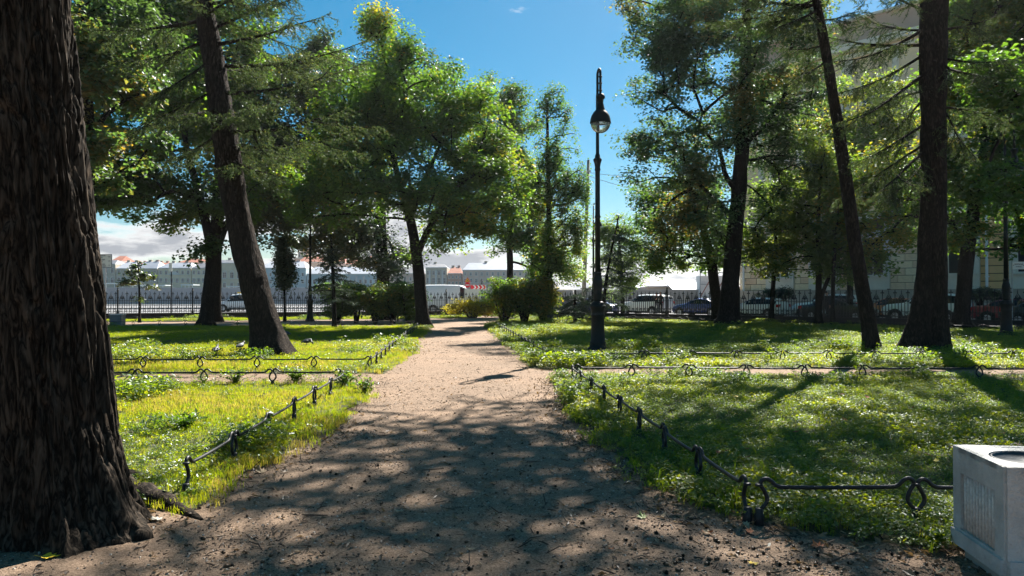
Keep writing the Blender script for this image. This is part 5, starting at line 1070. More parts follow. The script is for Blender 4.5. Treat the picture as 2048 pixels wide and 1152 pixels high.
# ---------------------------------------------------------------- utility pole and wires
px = W(1166, 600, 64); t = thing('utility_pole', 'leaning grey concrete pole behind the narrow tree left of the tall lamp', 'pole', (px.x, 64, 0)); top = W(1177, 320, 64) - Vector((px.x, 64, 0))
b = MB(); b.tube([(0, 0, -.2), top * .5, top], [.20, .17, .13], 10); b.build('post', M['pole'], t, True); b = MB(); b.box(top + Vector((0, 0, -1.0)), (.4, .34, .1)); b.build('collar', M['galv'], t)
pt = Vector((px.x, 64, 0)) + top
for k, (y0, y1, xe, lb) in enumerate(((345, 349, 1330, 'upper overhead wire from the concrete pole towards the large dense oak'), (352, 386, 1330, 'lower sagging overhead wire from the concrete pole with a small joint on it'))):
    a = W(1177, y0, 64); e = W(xe, y1, 62); e2 = e + (e - a) * 0.9; b = MB(); n = 14; b.tube([a + (e2 - a) * f - Vector((0, 0, 4 * .35 * f * (1 - f))) for f in np.linspace(0, 1, n)], .020, 5)
    w_ = tag(b.build('overhead_wire', M['galv']), lb, 'wire', 'overhead wires')
# ---------------------------------------------------------------- road signs
def text(par, s, size, loc, m, bold=0.0):
    cu = bpy.data.curves.new('lettering', 'FONT'); cu.resolution_u = 2; cu.body = s; cu.size = size; cu.extrude = 0.002; cu.offset = bold; cu.materials.append(m)
    tmp = bpy.data.objects.new('lettering_curve', cu); C.objects.link(tmp); me = bpy.data.meshes.new_from_object(tmp.evaluated_get(bpy.context.evaluated_depsgraph_get())); bpy.data.objects.remove(tmp); me.name = 'lettering'
    o = bpy.data.objects.new('lettering', me); C.objects.link(o); o.parent = par; o.location = loc; o.rotation_euler = (math.pi / 2, 0, 0); return o
p = G(206, 640); Y = 54.0; p = W(210, 600, Y); t = thing('direction_sign', 'pale direction board on a pole peeping out right of the big oak', 'sign', (p.x, Y, 0))
b = MB(); b.tube([(0, .05, 0), (0, .05, 4.7)], .045, 8); b.build('pole', M['galv'], t); zt = W(0, 509, Y).z; zb = W(0, 535, Y).z; xl, xr = W(189, 520, Y).x - p.x, W(224, 520, Y).x - p.x
b = MB(); b.box(((xl + xr) / 2, -.02, (zt + zb) / 2), (xr - xl, .04, zt - zb)); b.build('board', M['sign_grey'], t)
b = MB(); [b.box(((xl + xr) / 2, -.03, z), (xr - xl + .04, .05, .035)) for z in (zt, zb)]; [b.box((x, -.03, (zt + zb) / 2), (.035, .045, zt - zb - .04)) for x in (xl, xr)]; b.build('rim', M['ink'], t)
hh = (zt - zb)
for k, (s, sz, f) in enumerate((('БОЛЬШОЙ', .145, .88), ('проспект', .125, .74), ('СРЕДНИЙ', .145, .56), ('проспект', .125, .42), ('набережная', .125, .24), ('МАКАРОВА', .145, .08))): text(t, s, sz, (xl + .08, -.045, zb + hh * f - .02), M['ink'], .002)
for s, f in (('0,4', .78), ('1,0', .46), ('1,2', .12)): text(t, s, .14, (xr - .28, -.045, zb + hh * f), M['ink'], .002)
# no entry + road works triangle on one pole
Y = 68.0; p = W(935, 600, Y); t = thing('road_sign', 'red no entry sign under a yellow road works triangle on one pole', 'sign', (p.x, Y, 0))
b = MB(); b.tube([(0, .06, 0), (0, .06, W(0, 556, Y).z)], .04, 8); b.build('pole', M['galv'], t)
zc = W(0, 570, Y).z; b = MB(); b.lathe([(.26, -.02), (.26, .02)], (0, 0, 0), 24, axis='y'); b.move(Matrix.Translation((0, 0, zc))); o = b.build('disc', M['sign_red'], t); b = MB(); b.box((0, -.03, zc), (.36, .02, .085)); b.build('bar', M['white_plastic'], t)
z0 = W(0, 565, Y).z + .02; b = MB(); b.prism([(-.29, z0), (.29, z0), (0, z0 + .48)], -.02, .02); b.build('triangle_border', M['sign_red'], t); b = MB(); b.prism([(-.20, z0 + .05), (.20, z0 + .05), (0, z0 + .38)], -.03, -.021); b.build('triangle_face', M['sign_yellow'], t)
b = MB(); b.tube([(-.09, -.036, z0 + .08), (-.01, -.036, z0 + .15), (.03, -.036, z0 + .22)], .022, 5); b.tube([(-.01, -.036, z0 + .15), (.03, -.036, z0 + .08)], .018, 5); b.tube([(-.02, -.036, z0 + .2), (.08, -.036, z0 + .12)], .012, 5); b.lathe([(.002, -.03), (.025, 0), (.002, .03)], (.035, -.036, z0 + .26), 6); b.prism([(.05, z0 + .07), (.14, z0 + .07), (.09, z0 + .12)], -.034, -.0305); b.build('symbol', M['ink'], t)
Y = 66.0; xl, xr = W(941, 570, Y).x, W(972, 570, Y).x; zt, zb = W(0, 570, Y).z, W(0, 579, Y).z; t = thing('chevron_board', 'red and white chevron arrow board beside the no entry sign', 'sign', ((xl + xr) / 2, Y, 0)); ln = xr - xl; h = zt - zb
b = MB(); b.box((0, 0, (zt + zb) / 2), (ln, .04, h)); b.build('board', M['white_plastic'], t)
b = MB(); [b.tube([(x, .05, 0), (x, .05, zt)], .035, 6) for x in (-ln * .35, ln * .35)]; b.build('pole', M['galv'], t)
zm = (zt + zb) / 2; n = 4
for k in range(n):
    x = -ln / 2 + k * ln / n + .01; w_ = ln / n * .56; a = h * .42; b = MB(); pl = [(x, zb + .01), (x + w_, zb + .01), (x + w_ + a, zm), (x + w_, zt - .01), (x, zt - .01), (x + a, zm)] if k else [(x, zb + .01), (x + w_, zb + .01), (x + w_ + a, zm), (x + w_, zt - .01), (x, zt - .01)]
    if k == n - 1: pl = [(min(q[0], ln / 2 - .01), q[1]) for q in pl]
    b.prism(pl, -.031, -.021); b.build('chevron', M['sign_red'], t)
# white barrier panel under the signs
Y = 64.5; xl, xr = W(929, 590, Y).x, W(962, 590, Y).x; zt = W(0, 578, Y).z; t = thing('barrier_panel', 'white site barrier panel standing under the road signs', 'barrier', ((xl + xr) / 2, Y, 0)); b = MB(); b.box((0, 0, zt / 2 + .1), (xr - xl, .06, zt - .2)); b.build('panel', M['white_plastic'], t); b = MB(); [b.box((x, 0, zt / 2), (.08, .12, zt)) for x in (xl - (xl + xr) / 2, xr - (xl + xr) / 2)]; [b.box((x, 0, .05), (.12, .7, .1)) for x in (xl - (xl + xr) / 2, xr - (xl + xr) / 2)]; b.build('frame', M['galv'], t)
# plaque beyond the right lamp
Y = 38.0; p = W(2026, 520, Y); t = thing('street_plaque', 'small white plaque with two dark lines on a thin post right of the right lamp', 'sign', (p.x, Y, 0)); zc = W(0, 531, Y).z
b = MB(); b.tube([(-.03, .04, 0), (-.03, .04, zc + .9)], .03, 8); b.build('pole', M['galv'], t); b = MB(); b.box((.28, 0, zc), (.62, .03, .40)); b.build('board', M['white_plastic'], t)
text(t, 'ПЕРЕХОД', .095, (.05, -.018, zc + .03), M['ink'], .002); text(t, 'ЗАКРЫТ', .075, (.13, -.018, zc - .09), M['ink'], .002); b = MB(); [b.lathe([(.022, -.004), (.022, .004)], (x, -.018, zc + .01), 8, axis='y') for x in (.01, .55)]; b.build('bolt', M['ink'], t)
Y = 60; p = W(342, 620, Y); t = thing('post_sign', 'small pale sign on a thin dark post left of the forked maple', 'sign', (p.x, Y, 0)); b = MB(); zt = W(0, 526, Y).z; b.tube([(0, .04, 0), (0, .04, zt)], .05, 8); b.build('pole', M['iron'], t); b = MB(); b.box((-.06, 0, zt - .35), (.26, .04, .7)); b.build('board', M['sign_grey'], t)


# ---------------------------------------------------------------- vehicles
def carpaint(name, c): 
    m, nt, n, l, p = newmat(name); p.inputs['Base Color'].default_value = (*c, 1); p.inputs['Roughness'].default_value = 0.28; p.inputs['Coat Weight'].default_value = 0.6; p.inputs['Coat Roughness'].default_value = 0.05
    return m
PT = dict(white=carpaint('white_paint', (0.80, 0.80, 0.79)), black=carpaint('black_paint', (0.008, 0.009, 0.012)), blue=carpaint('blue_paint_car', (0.03, 0.05, 0.17)), red=carpaint('dark_red_paint', (0.22, 0.01, 0.025)), grey=carpaint('grey_green_paint', (0.55, 0.56, 0.52)), navy=carpaint('navy_paint', (0.012, 0.018, 0.04)), orange=carpaint('orange_paint', (0.6, 0.2, 0.08)))
SHAPES = {   # x, bottom, shoulder, top, half width at shoulder, half width at top
 'sedan': (4.6, 1.44, [(-2.30, .45, .72, .78, .72, .62), (-2.2, .30, .90, 1.00, .84, .72), (-1.55, .26, .95, 1.06, .90, .74), (-.85, .24, .96, 1.40, .91, .60), (.10, .24, .95, 1.44, .91, .60), (.95, .25, .93, 1.06, .90, .72), (1.9, .27, .82, .90, .86, .72), (2.25, .36, .66, .74, .74, .62)], (-1.42, -.85, .12, .92)),
 'hatch': (4.1, 1.48, [(-2.05, .45, .85, .95, .76, .66), (-1.98, .30, .96, 1.12, .84, .70), (-1.45, .26, .98, 1.42, .88, .60), (-.6, .24, .97, 1.48, .89, .60), (.15, .24, .95, 1.46, .89, .60), (.95, .25, .93, 1.04, .88, .70), (1.75, .28, .82, .90, .84, .70), (2.05, .38, .66, .74, .72, .60)], (-1.85, -1.35, .18, .92)),
 'suv': (4.6, 1.72, [(-2.30, .50, 1.0, 1.1, .82, .72), (-2.22, .38, 1.12, 1.62, .90, .66), (-1.5, .34, 1.12, 1.72, .93, .66), (-.5, .32, 1.10, 1.74, .93, .66), (.25, .32, 1.08, 1.70, .93, .66), (1.0, .33, 1.06, 1.18, .92, .74), (1.95, .36, .98, 1.08, .89, .76), (2.28, .46, .78, .88, .78, .66)], (-2.0, -1.75, .30, .98)),
 'van': (5.8, 2.75, [(-2.9, .50, 1.4, 2.6, .95, .84), (-2.8, .40, 1.4, 2.72, .98, .86), (-1.0, .38, 1.4, 2.75, .99, .86), (.8, .38, 1.38, 2.72, .99, .86), (1.35, .38, 1.35, 2.55, .98, .80), (2.05, .38, 1.28, 1.50, .97, .80), (2.65, .40, 1.05, 1.15, .93, .80), (2.9, .50, .82, .90, .84, .70)], (.75, .85, 1.40, 2.02)),
 'taxi': (4.4, 1.90, [(-2.2, .46, 1.05, 1.2, .82, .72), (-2.12, .36, 1.12, 1.80, .88, .70), (-1.2, .32, 1.10, 1.88, .90, .70), (-.2, .32, 1.08, 1.90, .90, .70), (.55, .32, 1.06, 1.80, .90, .68), (1.30, .33, 1.02, 1.14, .89, .70), (1.95, .36, .92, 1.00, .85, .70), (2.2, .46, .76, .84, .74, .62)], (-1.9, -1.7, .58, 1.25)),
}
def car(label, kind, paint, loc, rz, group='cars parked along the right street', name='parked_car', cat='car', extra=None):
    ln, ht, st, (g0, g1, g2, g3) = SHAPES[kind]; t = thing(name, label, cat, loc, rz, group)
    st2 = []                                        # refine the body between the given sections
    for k in range(len(st) - 1):
        for f in (0, .34, .67): st2.append(tuple(a + (b_ - a) * f for a, b_ in zip(st[k], st[k + 1])))
    st2.append(st[-1]); V = []
    for x, zb, zs, zt, ws, wt in st2:
        half = [(ws * .86, zb), (ws * .97, zb + .12), (ws, (zb + zs) * .55), (ws * .985, zs), (wt + (ws - wt) * .12, zs + (zt - zs) * .88), (wt * .8, zt), (0, zt + .015)]
        V += [(x, -y, z) for y, z in half] + [(x, y, z) for y, z in half[-2::-1]]
    n = 13; fs = [(n * k + a, n * k + n + a, n * k + n + (a + 1) % n, n * k + (a + 1) % n) for k in range(len(st2) - 1) for a in range(n)] + [tuple(range(n)), tuple(range(n * (len(st2) - 1), n * len(st2)))[::-1]]
    b = MB(); b.add(V, fs); b.build('body', paint, t, True)
    def sec(x):
        for a, c in zip(st[:-1], st[1:]):
            if a[0] <= x <= c[0]: f = (x - a[0]) / (c[0] - a[0]); return [p + (q - p) * f for p, q in zip(a, c)]
        return list(st[0] if x < 0 else st[-1])
    for s in (-1, 1):
        xs = np.linspace(g0 + .10, g3 - .08, 12); q = MB(); VV = []
        for x in xs:
            _, zb, zs, zt, ws, wt = sec(x); lo = zs + .05; hi = max(lo + .005, zs + (zt - zs) * .84)
            for z in (lo, hi): f = (z - zs) / max(zt - zs, .01); y = ws * .985 + (wt + (ws - wt) * .12 - ws * .985) * min(f / .88, 1); VV.append((x, s * (y + .012), z))
        F_ = [(2 * k, 2 * k + 2, 2 * k + 3, 2 * k + 1) for k in range(len(xs) - 1)]; q.add(VV, F_); q.build('side_window', M['glass_dark'], t)
        q = MB(); [q.box((x, s * (sec(x)[4] + .005 - .02), (sec(x)[2] + sec(x)[3]) / 2 + .04), (.07, .05, max(.05, (sec(x)[3] - sec(x)[2]) * .75))) for x in ((g1 + g2) / 2 - .15,)]; q.build('door_pillar', paint if False else M['black_trim'], t)
        q = MB(); q.box((g2 + .35, s * (sec(g2)[4] + .09), sec(g2)[2] + .10), (.12, .16, .12)); q.build('mirror', paint, t)
        q = MB(); _, zb, zs, zt, ws, wt = sec(ln / 2 - .12); q.box((ln / 2 - .16, s * ws * .80, zs - .06), (.24, ws * .34, .13)); q.build('headlight', M['head_light'], t)
        q = MB(); _, zb, zs, zt, ws, wt = sec(-ln / 2 + .12); q.box((-ln / 2 + .12, s * ws * .84, zs - .05), (.24, ws * .32, .20)); q.build('tail_light', M['red_light'], t)
    for (xa, xb, nm) in ((g2 + .08, g3, 'windscreen'), (g1 - .02, g0, 'rear_window')):
        A, B = sec(xa), sec(xb); q = MB(); q.add([(xa, -A[5] * .82, A[3] + .0 + .012), (xa, A[5] * .82, A[3] + .012), (xb, B[5] * .84, B[3] + .03), (xb, -B[5] * .84, B[3] + .03)], [(0, 1, 2, 3)] if xb > xa else [(3, 2, 1, 0)]); q.build(nm, M['glass_dark'], t)
    wr = .33 if kind in ('sedan', 'hatch') else .37; wb = ln * .295
    for x in (-wb - .03, wb + .08):
        for s in (-1, 1):
            ws = sec(x)[4]; q = MB(); q.lathe([(wr * .55, -.11), (wr * .92, -.11), (wr, -.06), (wr, .06), (wr * .92, .11), (wr * .55, .11)], (0, 0, 0), 20, axis='y'); q.move(Matrix.Translation((x, s * (ws - .09), wr))); wo = q.build('wheel', M['rubber'], t)
            q = MB(); q.lathe([(wr * .60, -.02), (wr * .60, .02)], (0, 0, 0), 16, axis='y')
            for k in range(6): a = k * math.pi / 3; q.add([(math.cos(a + d) * r_, s * .028, math.sin(a + d) * r_) for d, r_ in ((-.25, .06), (.25, .06), (.16, wr * .58), (-.16, wr * .58))], [(0, 1, 2, 3)])
            q.move(Matrix.Translation((x, s * (ws + .003), wr))); q.build('rim', M['alloy'], wo)
            q = MB(); th = np.linspace(-.15, math.pi + .15, 14); q.prism([(x + (wr + .075) * math.cos(a), wr + (wr + .075) * math.sin(a)) for a in th], s * (ws * .95), s * (ws + .006)); q.build('wheel_arch', M['black_trim'], t)
    q = MB(); q.box((0, 0, .30), (ln * .86, sec(0)[4] * 1.9, .16)); q.build('sill', M['black_trim'], t)
    if extra: extra(t, sec)
    return t
CL = Vector((18.0, 53.0, .10 - .08)); CU = Vector((.667, -.746, 0)); CN = Vector((-.746, -.667, 0)); ca = math.atan2(CU.y, CU.x)
def cpos(tt, off=0.0): return CL + CU * tt + CN * off
car('white estate car with a red tail light at the left end of the parked row', 'suv', PT['white'], cpos(-10.1, 0.2), ca + math.pi)
car('blue car parked just left of the leaning oak', 'sedan', PT['blue'], cpos(-4.6, 0.3), ca + math.pi)
car('white hatchback parked right of the large dense oak trunk', 'hatch', PT['white'], cpos(.2, 0.4), ca + math.pi)
car('white car half hidden behind the black sedan', 'suv', PT['white'], cpos(4.4, -1.6), ca + math.pi)
car('black sedan behind the young maples at the street fence', 'sedan', PT['black'], cpos(6.6, 1.7), ca)
car('small orange car glimpsed right of the leaning slim trunk', 'hatch', PT['orange'], cpos(8.4, -1.9), ca + math.pi)
car('pale grey white car behind the double trunk larch', 'suv', PT['white'], cpos(11.4, 0.6), ca + math.pi)
car('dark red car between the tall maple and the right lamp', 'sedan', PT['red'], cpos(16.2, 0.4), ca)
car('navy car at the right edge of the picture', 'sedan', PT['navy'], cpos(18.2, 2.6), ca)
car('blue car at the far left end of the parked row behind the spruce', 'sedan', PT['blue'], cpos(-15.8, -.3), ca)
p = W(902, 620, 71); car('tall white van beyond the left fence beside the ash trunk', 'van', PT['white'], (p.x, 71, 0), math.radians(6), None, 'white_van', 'van')
def taxi_extra(t, sec):
    q = MB(); y = sec(.2)[4] + .012; q.add([(1.0 - 1.5, -y, .98), (.55, -y, .98), (.35, -y, .62), (-.35, -y, .55)], [(3, 2, 1, 0)]); q.build('yellow_panel', M['sign_yellow'], t)
    q = MB(); q.add([(.0, -y - .006, .42), (-.95, -y - .006, .42), (-.42, -y - .006, .86)], [(0, 2, 1)]); q.build('black_wedge', M['black_trim'], t)
    q = MB(); q.box((-.1, 0, 1.99), (.5, .22, .15)); q.build('roof_sign', M['sign_yellow'], t)
p = W(478, 620, 76); car('white taxi minivan with a yellow and black side panel left of the leaning larch', 'taxi', PT['white'], (p.x, 76, 0), math.pi + math.radians(4), None, 'taxi', 'taxi', taxi_extra)

# ---------------------------------------------------------------- people
def person(label, loc, rz, h, top, legs, pose=0, bag=False, group=None, name='person', cat='person', mono=None):
    s = h / 1.75
    J = [(0, 0, .96, .15, .12), (0, 0, 1.12, .135, .10), (0, 0, 1.30, .165, .11), (0, -.01, 1.45, .12, .08), (0, -.01, 1.53, .052, .055), (0, -.02, 1.60, .072, .085), (0, -.02, 1.68, .078, .095), (0, -.01, 1.745, .045, .055)]
    E = [(k, k + 1) for k in range(7)]
    for sd in (-1, 1):
        o = len(J); J += [(sd * .09, 0, .88, .088, .09), (sd * .10, -.03 * (sd + pose), .50, .058, .062), (sd * .10, .06 * sd * (1 + pose), .10, .042, .045), (sd * .11, -.10 + .06 * sd, .045, .042, .035)]; E += [(0, o), (o, o + 1), (o + 1, o + 2), (o + 2, o + 3)]
        o = len(J); ex = (sd * .24, -.06, 1.14); hx = (sd * .25, -.16, .92)
        if pose == 2: hx = (sd * .12, -.32, 1.25)
        J += [(sd * .185, 0, 1.42, .056, .056), (*ex, .040, .042), (*hx, .030, .032), (hx[0], hx[1] - .03, hx[2] - .10 if pose != 2 else hx[2] + .06, .026, .038)]; E += [(3, o), (o, o + 1), (o + 1, o + 2), (o + 2, o + 3)]
    me = bpy.data.meshes.new('body'); me.from_pydata([(x * s, y * s, z * s) for x, y, z, _, _ in J], E, []); ob = bpy.data.objects.new('tmp', me); C.objects.link(ob)
    md = ob.modifiers.new('skin', 'SKIN'); 
    for k, v in enumerate(me.skin_vertices[0].data): v.radius = (J[k][3] * s, J[k][4] * s); v.use_root = (k == 0)
    sb = ob.modifiers.new('sub', 'SUBSURF'); sb.levels = 2; dg = bpy.context.evaluated_depsgraph_get(); ev = ob.evaluated_get(dg); nm = bpy.data.meshes.new_from_object(ev); bpy.data.objects.remove(ob)
    nm.name = 'person'; nm.materials.clear(); mats = [mono] * 3 if mono else [M['skin'], top, legs]
    for m_ in mats: nm.materials.append(m_)
    for p_ in nm.polygons:
        c = p_.center / s; p_.use_smooth = True; p_.material_index = 0 if (c.z > 1.50 or (abs(c.x) > .2 and c.z < .93) or (pose == 2 and c.y < -.26)) else 1 if c.z > .93 else 2
    o = bpy.data.objects.new(name, nm); C.objects.link(o); o.location = loc; o.rotation_euler = (0, 0, rz); tag(o, label, cat, group)
    if not mono:
        q = MB(); th = np.linspace(-.2, math.pi / 2, 6); q.lathe([(max(.092 * s * math.cos(a), .004), (.102 * math.sin(a)) * s) for a in th], (0, .012 * s, 1.685 * s), 12); q.build('hair', M['hair'], o, True)
        q = MB(); q.add([(-.008 * s, -.108 * s, 1.66 * s), (.008 * s, -.108 * s, 1.66 * s), (.014 * s, -.10 * s, 1.625 * s), (-.014 * s, -.10 * s, 1.625 * s), (0, -.132 * s, 1.63 * s)], [(0, 1, 4), (1, 2, 4), (2, 3, 4), (3, 0, 4)]); q.build('nose', M['skin'], o)
        q = MB(); [q.lathe([(.004, -.003), (.012, .0), (.004, .003)], (sx * .03 * s, -.112 * s, 1.672 * s), 8, axis='y') for sx in (-1, 1)]; q.build('eye', M['ink'], o)
        for sd in (-1, 1):
            for f in range(4): q = MB(); hx = (sd * .25, -.19, .80) if pose != 2 else (sd * .12, -.35, 1.31); fx = hx[0] + (f - 1.5) * .016; q.tube([(fx * s, hx[1] * s, (hx[2] + .02) * s), (fx * s, (hx[1] - .01) * s, (hx[2] - .02) * s), (fx * s, (hx[1] - .004) * s, (hx[2] - .055 + .006 * abs(f - 1.3)) * s)], [.009 * s, .008 * s, .006 * s], 5); q.build('finger', M['skin'], o)
            q = MB(); q.tube([((hx[0] - sd * .03) * s, hx[1] * s, (hx[2] + .04) * s), ((hx[0] - sd * .05) * s, (hx[1] - .02) * s, (hx[2] + .0) * s)], [.011 * s, .008 * s], 5); q.build('thumb', M['skin'], o)
    return o
a = W(1313, 610, 57.5); person('man in a dark jacket standing by the white estate car, left of a pair', (a.x, 57.5, .1), math.radians(10), 1.80, M['dark_cloth'], M['grey_cloth'], 2)
a = W(1321, 610, 57.9); person('man in dark clothes standing close behind the other man by the white car', (a.x, 57.9, .1), math.radians(-20), 1.84, M['dark_cloth'], M['dark_cloth'], 0)
a = W(1653, 640, 44.2); person('person in black walking behind the street fence between the young maples', (a.x, 44.2, .1), math.radians(60), 1.78, M['dark_cloth'], M['dark_cloth'], 1)
a = W(1648, 640, 44.0); t = thing('carrier_bag', 'pale blue white bag carried by the person in black', 'bag', (a.x - .06, a.y - .12, .42)); b = MB(); b.add([(-.16, -.06, 0), (.16, -.06, 0), (.16, .06, 0), (-.16, .06, 0), (-.12, -.03, .34), (.12, -.03, .34), (.12, .03, .34), (-.12, .03, .34)], [(3, 2, 1, 0), (4, 5, 6, 7), (0, 1, 5, 4), (1, 2, 6, 5), (2, 3, 7, 6), (3, 0, 4, 7)]); b.build('body', mat('bag_plastic', (0.5, 0.56, 0.66), 0.5), t); b = MB(); b.tube([(-.08, 0, .33), (-.05, 0, .46), (.05, 0, .46), (.08, 0, .33)], .008, 5); b.build('handle', M['white_plastic'], t)
# statue on the far bank
Y = 318.0; a = W(963, 575, Y); z1 = W(0, 577, Y).z; person('dark bronze standing statue on a pedestal on the far bank left of the right hedge', (a.x, Y, z1 - .2), 0, 4.6, M['bronze'], M['bronze'], 0, name='statue', cat='statue', mono=M['bronze'])
t = thing('pedestal', 'grey stone pedestal under the bronze statue', 'pedestal', (a.x, Y, 0)); b = MB(); b.box((0, 0, (z1 - .3) / 2), (2.6, 2.6, z1 - .3)); b.build('block', M['kerb'], t); b = MB(); b.box((0, 0, z1 - .26), (3.0, 3.0, .2)); b.build('cap', M['kerb'], t)

# ---------------------------------------------------------------- pigeons on the lawn
def pigeon(label, px, py, rz, peck=False):
    p = G(px, py + 3); t = thing('pigeon', label, 'pigeon', (p.x, p.y, .05), rz, 'pigeons on the left lawn')
    b = MB(); hd = [(.16, .205), (.185, .215), (.21, .205)] if not peck else [(.17, .10), (.19, .06), (.20, .03)]
    b.tube([(-.17, 0, .085), (-.11, 0, .10), (-.05, 0, .115), (.02, 0, .125), (.08, 0, .135), (.12, 0, .16), (hd[0][0] - .01, 0, hd[0][1] - .02)] + [(x, 0, z) for x, z in hd], [.018, .03, .058, .070, .066, .048, .030, .028, .029, .016], 14); b.build('body', M['pigeon'], t, True)
    for s in (-1, 1):
        q = MB(); q.tube([(.07, s * .058, .14), (0, s * .068, .13), (-.08, s * .05, .115), (-.15, s * .02, .10)], [.02, .03, .024, .008], 8); q.build('wing', M['pigeon'], t, True)
        q = MB(); q.tube([(.01, s * .03, .07), (.0, s * .03, .03), (.01, s * .03, -.03)], .006, 5); q.build('leg', mat('pigeon_leg', (.3, .09, .08), .6), t)
    x, z = hd[2]; q = MB(); q.tube([(x, 0, z), (x + .018, 0, z - .006), (x + .028, 0, z - .012)] if not peck else [(x, 0, z), (x + .008, 0, z - .02), (x + .01, 0, z - .03)], [.008, .006, .002], 6); q.build('beak', M['beak'], t)
pigeon('pigeon nearest the rail, left of the leaning larch foot', 432, 709, math.radians(100)); pigeon('pigeon just left of the leaning larch foot', 480, 700, math.radians(75)); pigeon('pigeon pecking right of the leaning larch foot', 613, 690, math.radians(5), True); pigeon('farther pigeon right of the leaning larch trunk', 574, 672, math.radians(160), True)

# ---------------------------------------------------------------- litter bins, bench
t = thing('litter_bin', 'square white painted concrete litter bin with ribbed panels in the right foreground', 'litter bin', (2.93, 4.08, 0), math.radians(-8)); hw = .30; zt = .655
def octo(h_, c): return [(-h_ + c, -h_), (h_ - c, -h_), (h_, -h_ + c), (h_, h_ - c), (h_ - c, h_), (-h_ + c, h_), (-h_, h_ - c), (-h_, -h_ + c)]
b = MB(); b.prism(octo(.265, .03), 0, .075, plane='xy') if False else None
def ringprism(b, o0, o1, z0, z1, m=0): n = len(o0); b.add([(x, y, z0) for x, y in o0] + [(x, y, z1) for x, y in o1], [(k, (k + 1) % n, n + (k + 1) % n, n + k) for k in range(n)], m)
b = MB(); o_ = octo(.262, .03); ringprism(b, o_, o_, 0, .07); b.add([(x, y, .07) for x, y in o_], [tuple(range(8))]); b.build('foot', M['base_stone'], t)
# body with recessed panels: core + corner posts and frame pieces standing proud
b = MB(); core = hw - .028
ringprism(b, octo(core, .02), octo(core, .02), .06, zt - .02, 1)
for s in (0, 1, 2, 3):
    a = s * math.pi / 2; rot = Matrix.Rotation(a, 4, 'Z'); q = MB()
    for x in (-.245, .245): q.add([(x - .055 if x > 0 else -hw + .012, -hw, .075), (x + .055 if x < 0 else hw - .012, -hw, .075), (x + .055 if x < 0 else hw - .012, -core + .002, .075), (x - .055 if x > 0 else -hw + .012, -core + .002, .075), (x - .05 if x > 0 else -hw + .012, -hw, zt - .002), (x + .05 if x < 0 else hw - .012, -hw, zt - .002), (x + .05 if x < 0 else hw - .012, -core + .002, zt - .002), (x - .05 if x > 0 else -hw + .012, -core + .002, zt - .002)], [(3, 2, 1, 0), (4, 5, 6, 7), (0, 1, 5, 4), (1, 2, 6, 5), (2, 3, 7, 6), (3, 0, 4, 7)])
    q.box((0, -hw + .0155, zt - .075), (.395, .031, .146)); q.box((0, -hw + .014, .125), (.395, .029, .10)); q.box((0, -hw - .008, .12), (hw * 2 - .03, .02, .085))
    q.move(rot); b.v += q.v; off = b.n; b.f += [(f + off, m_) for f, m_ in q.f]; b.n += q.n
n = 40; th = np.linspace(0, 2 * math.pi, n, endpoint=False); inner = [(.215 * math.cos(a), .215 * math.sin(a)) for a in th]
outer = []
for a in th:
    k = max(abs(math.cos(a)), abs(math.sin(a))); x, y = math.cos(a) / k * hw, math.sin(a) / k * hw; c = abs(x) + abs(y); lim = 2 * hw - .03; f = min(1, lim / c); outer.append((x * f, y * f))
b.add([(x, y, zt) for x, y in outer] + [(x, y, zt - .012) for x, y in inner] + [(x * .985, y * .985, zt - .10) for x, y in inner], [(k, (k + 1) % n, n + (k + 1) % n, n + k) for k in range(n)] + [(n + k, n + (k + 1) % n, 2 * n + (k + 1) % n, 2 * n + k) for k in range(n)])
ringprism(b, outer, outer, zt - .03, zt); b.build('body', [M['concrete'], M['shaded_concrete']], t)
for s in range(4):
    for k in range(11):
        q = MB(); x = -.176 + k * .0352; q.tube([(x, -core - .004, .178), (x, -core - .004, zt - .152)], .0122, 8); q.move(Matrix.Rotation(s * math.pi / 2, 4, 'Z')); q.build('rib', M['concrete_rib'], t, True)
b = MB(); b.lathe([(.206, zt - .03), (.206, zt - .015), (.200, zt - .012), (.197, zt - .04), (.18, .2), (.002, .2)], sides=32); b.build('liner', M['bucket'], t, True)
Y = 39.5; p = W(235, 651, Y); t = thing('litter_bin', 'distant grey blue box bin by the left border path right of the big oak', 'litter bin', (p.x, Y, 0), math.radians(4)); b = MB(); b.box((0, 0, .30), (.62, .5, .56)); b.build('body', M['grey_bin'], t); b = MB(); b.box((0, 0, .60), (.68, .56, .05)); b.build('lid', M['galv'], t); b = MB(); b.box((.02, -.26, .36), (.42, .02, .30)); b.build('door', M['grey_bin'], t)
Y = 45.5; p = W(773, 640, Y); t = thing('park_bench', 'slatted park bench glimpsed through the left hedge', 'bench', (p.x, Y, 0), math.radians(3))
for k in range(4): b = MB(); b.box((0, -.18 + k * .12, .45), (1.7, .09, .035)); b.build('seat_slat', M['wood'], t)
for k in range(4): b = MB(); b.box((0, .26 + k * .03, .56 + k * .12), (1.7, .03, .085)); b.build('back_slat', M['wood'], t)
for x in (-.7, .7): b = MB(); b.tube([(x, -.22, 0), (x, -.2, .42), (x, .2, .42), (x, .36, 1.0)], .03, 6); b.tube([(x, .2, .42), (x, .28, 0)], .03, 6); b.build('leg', M['iron'], t)

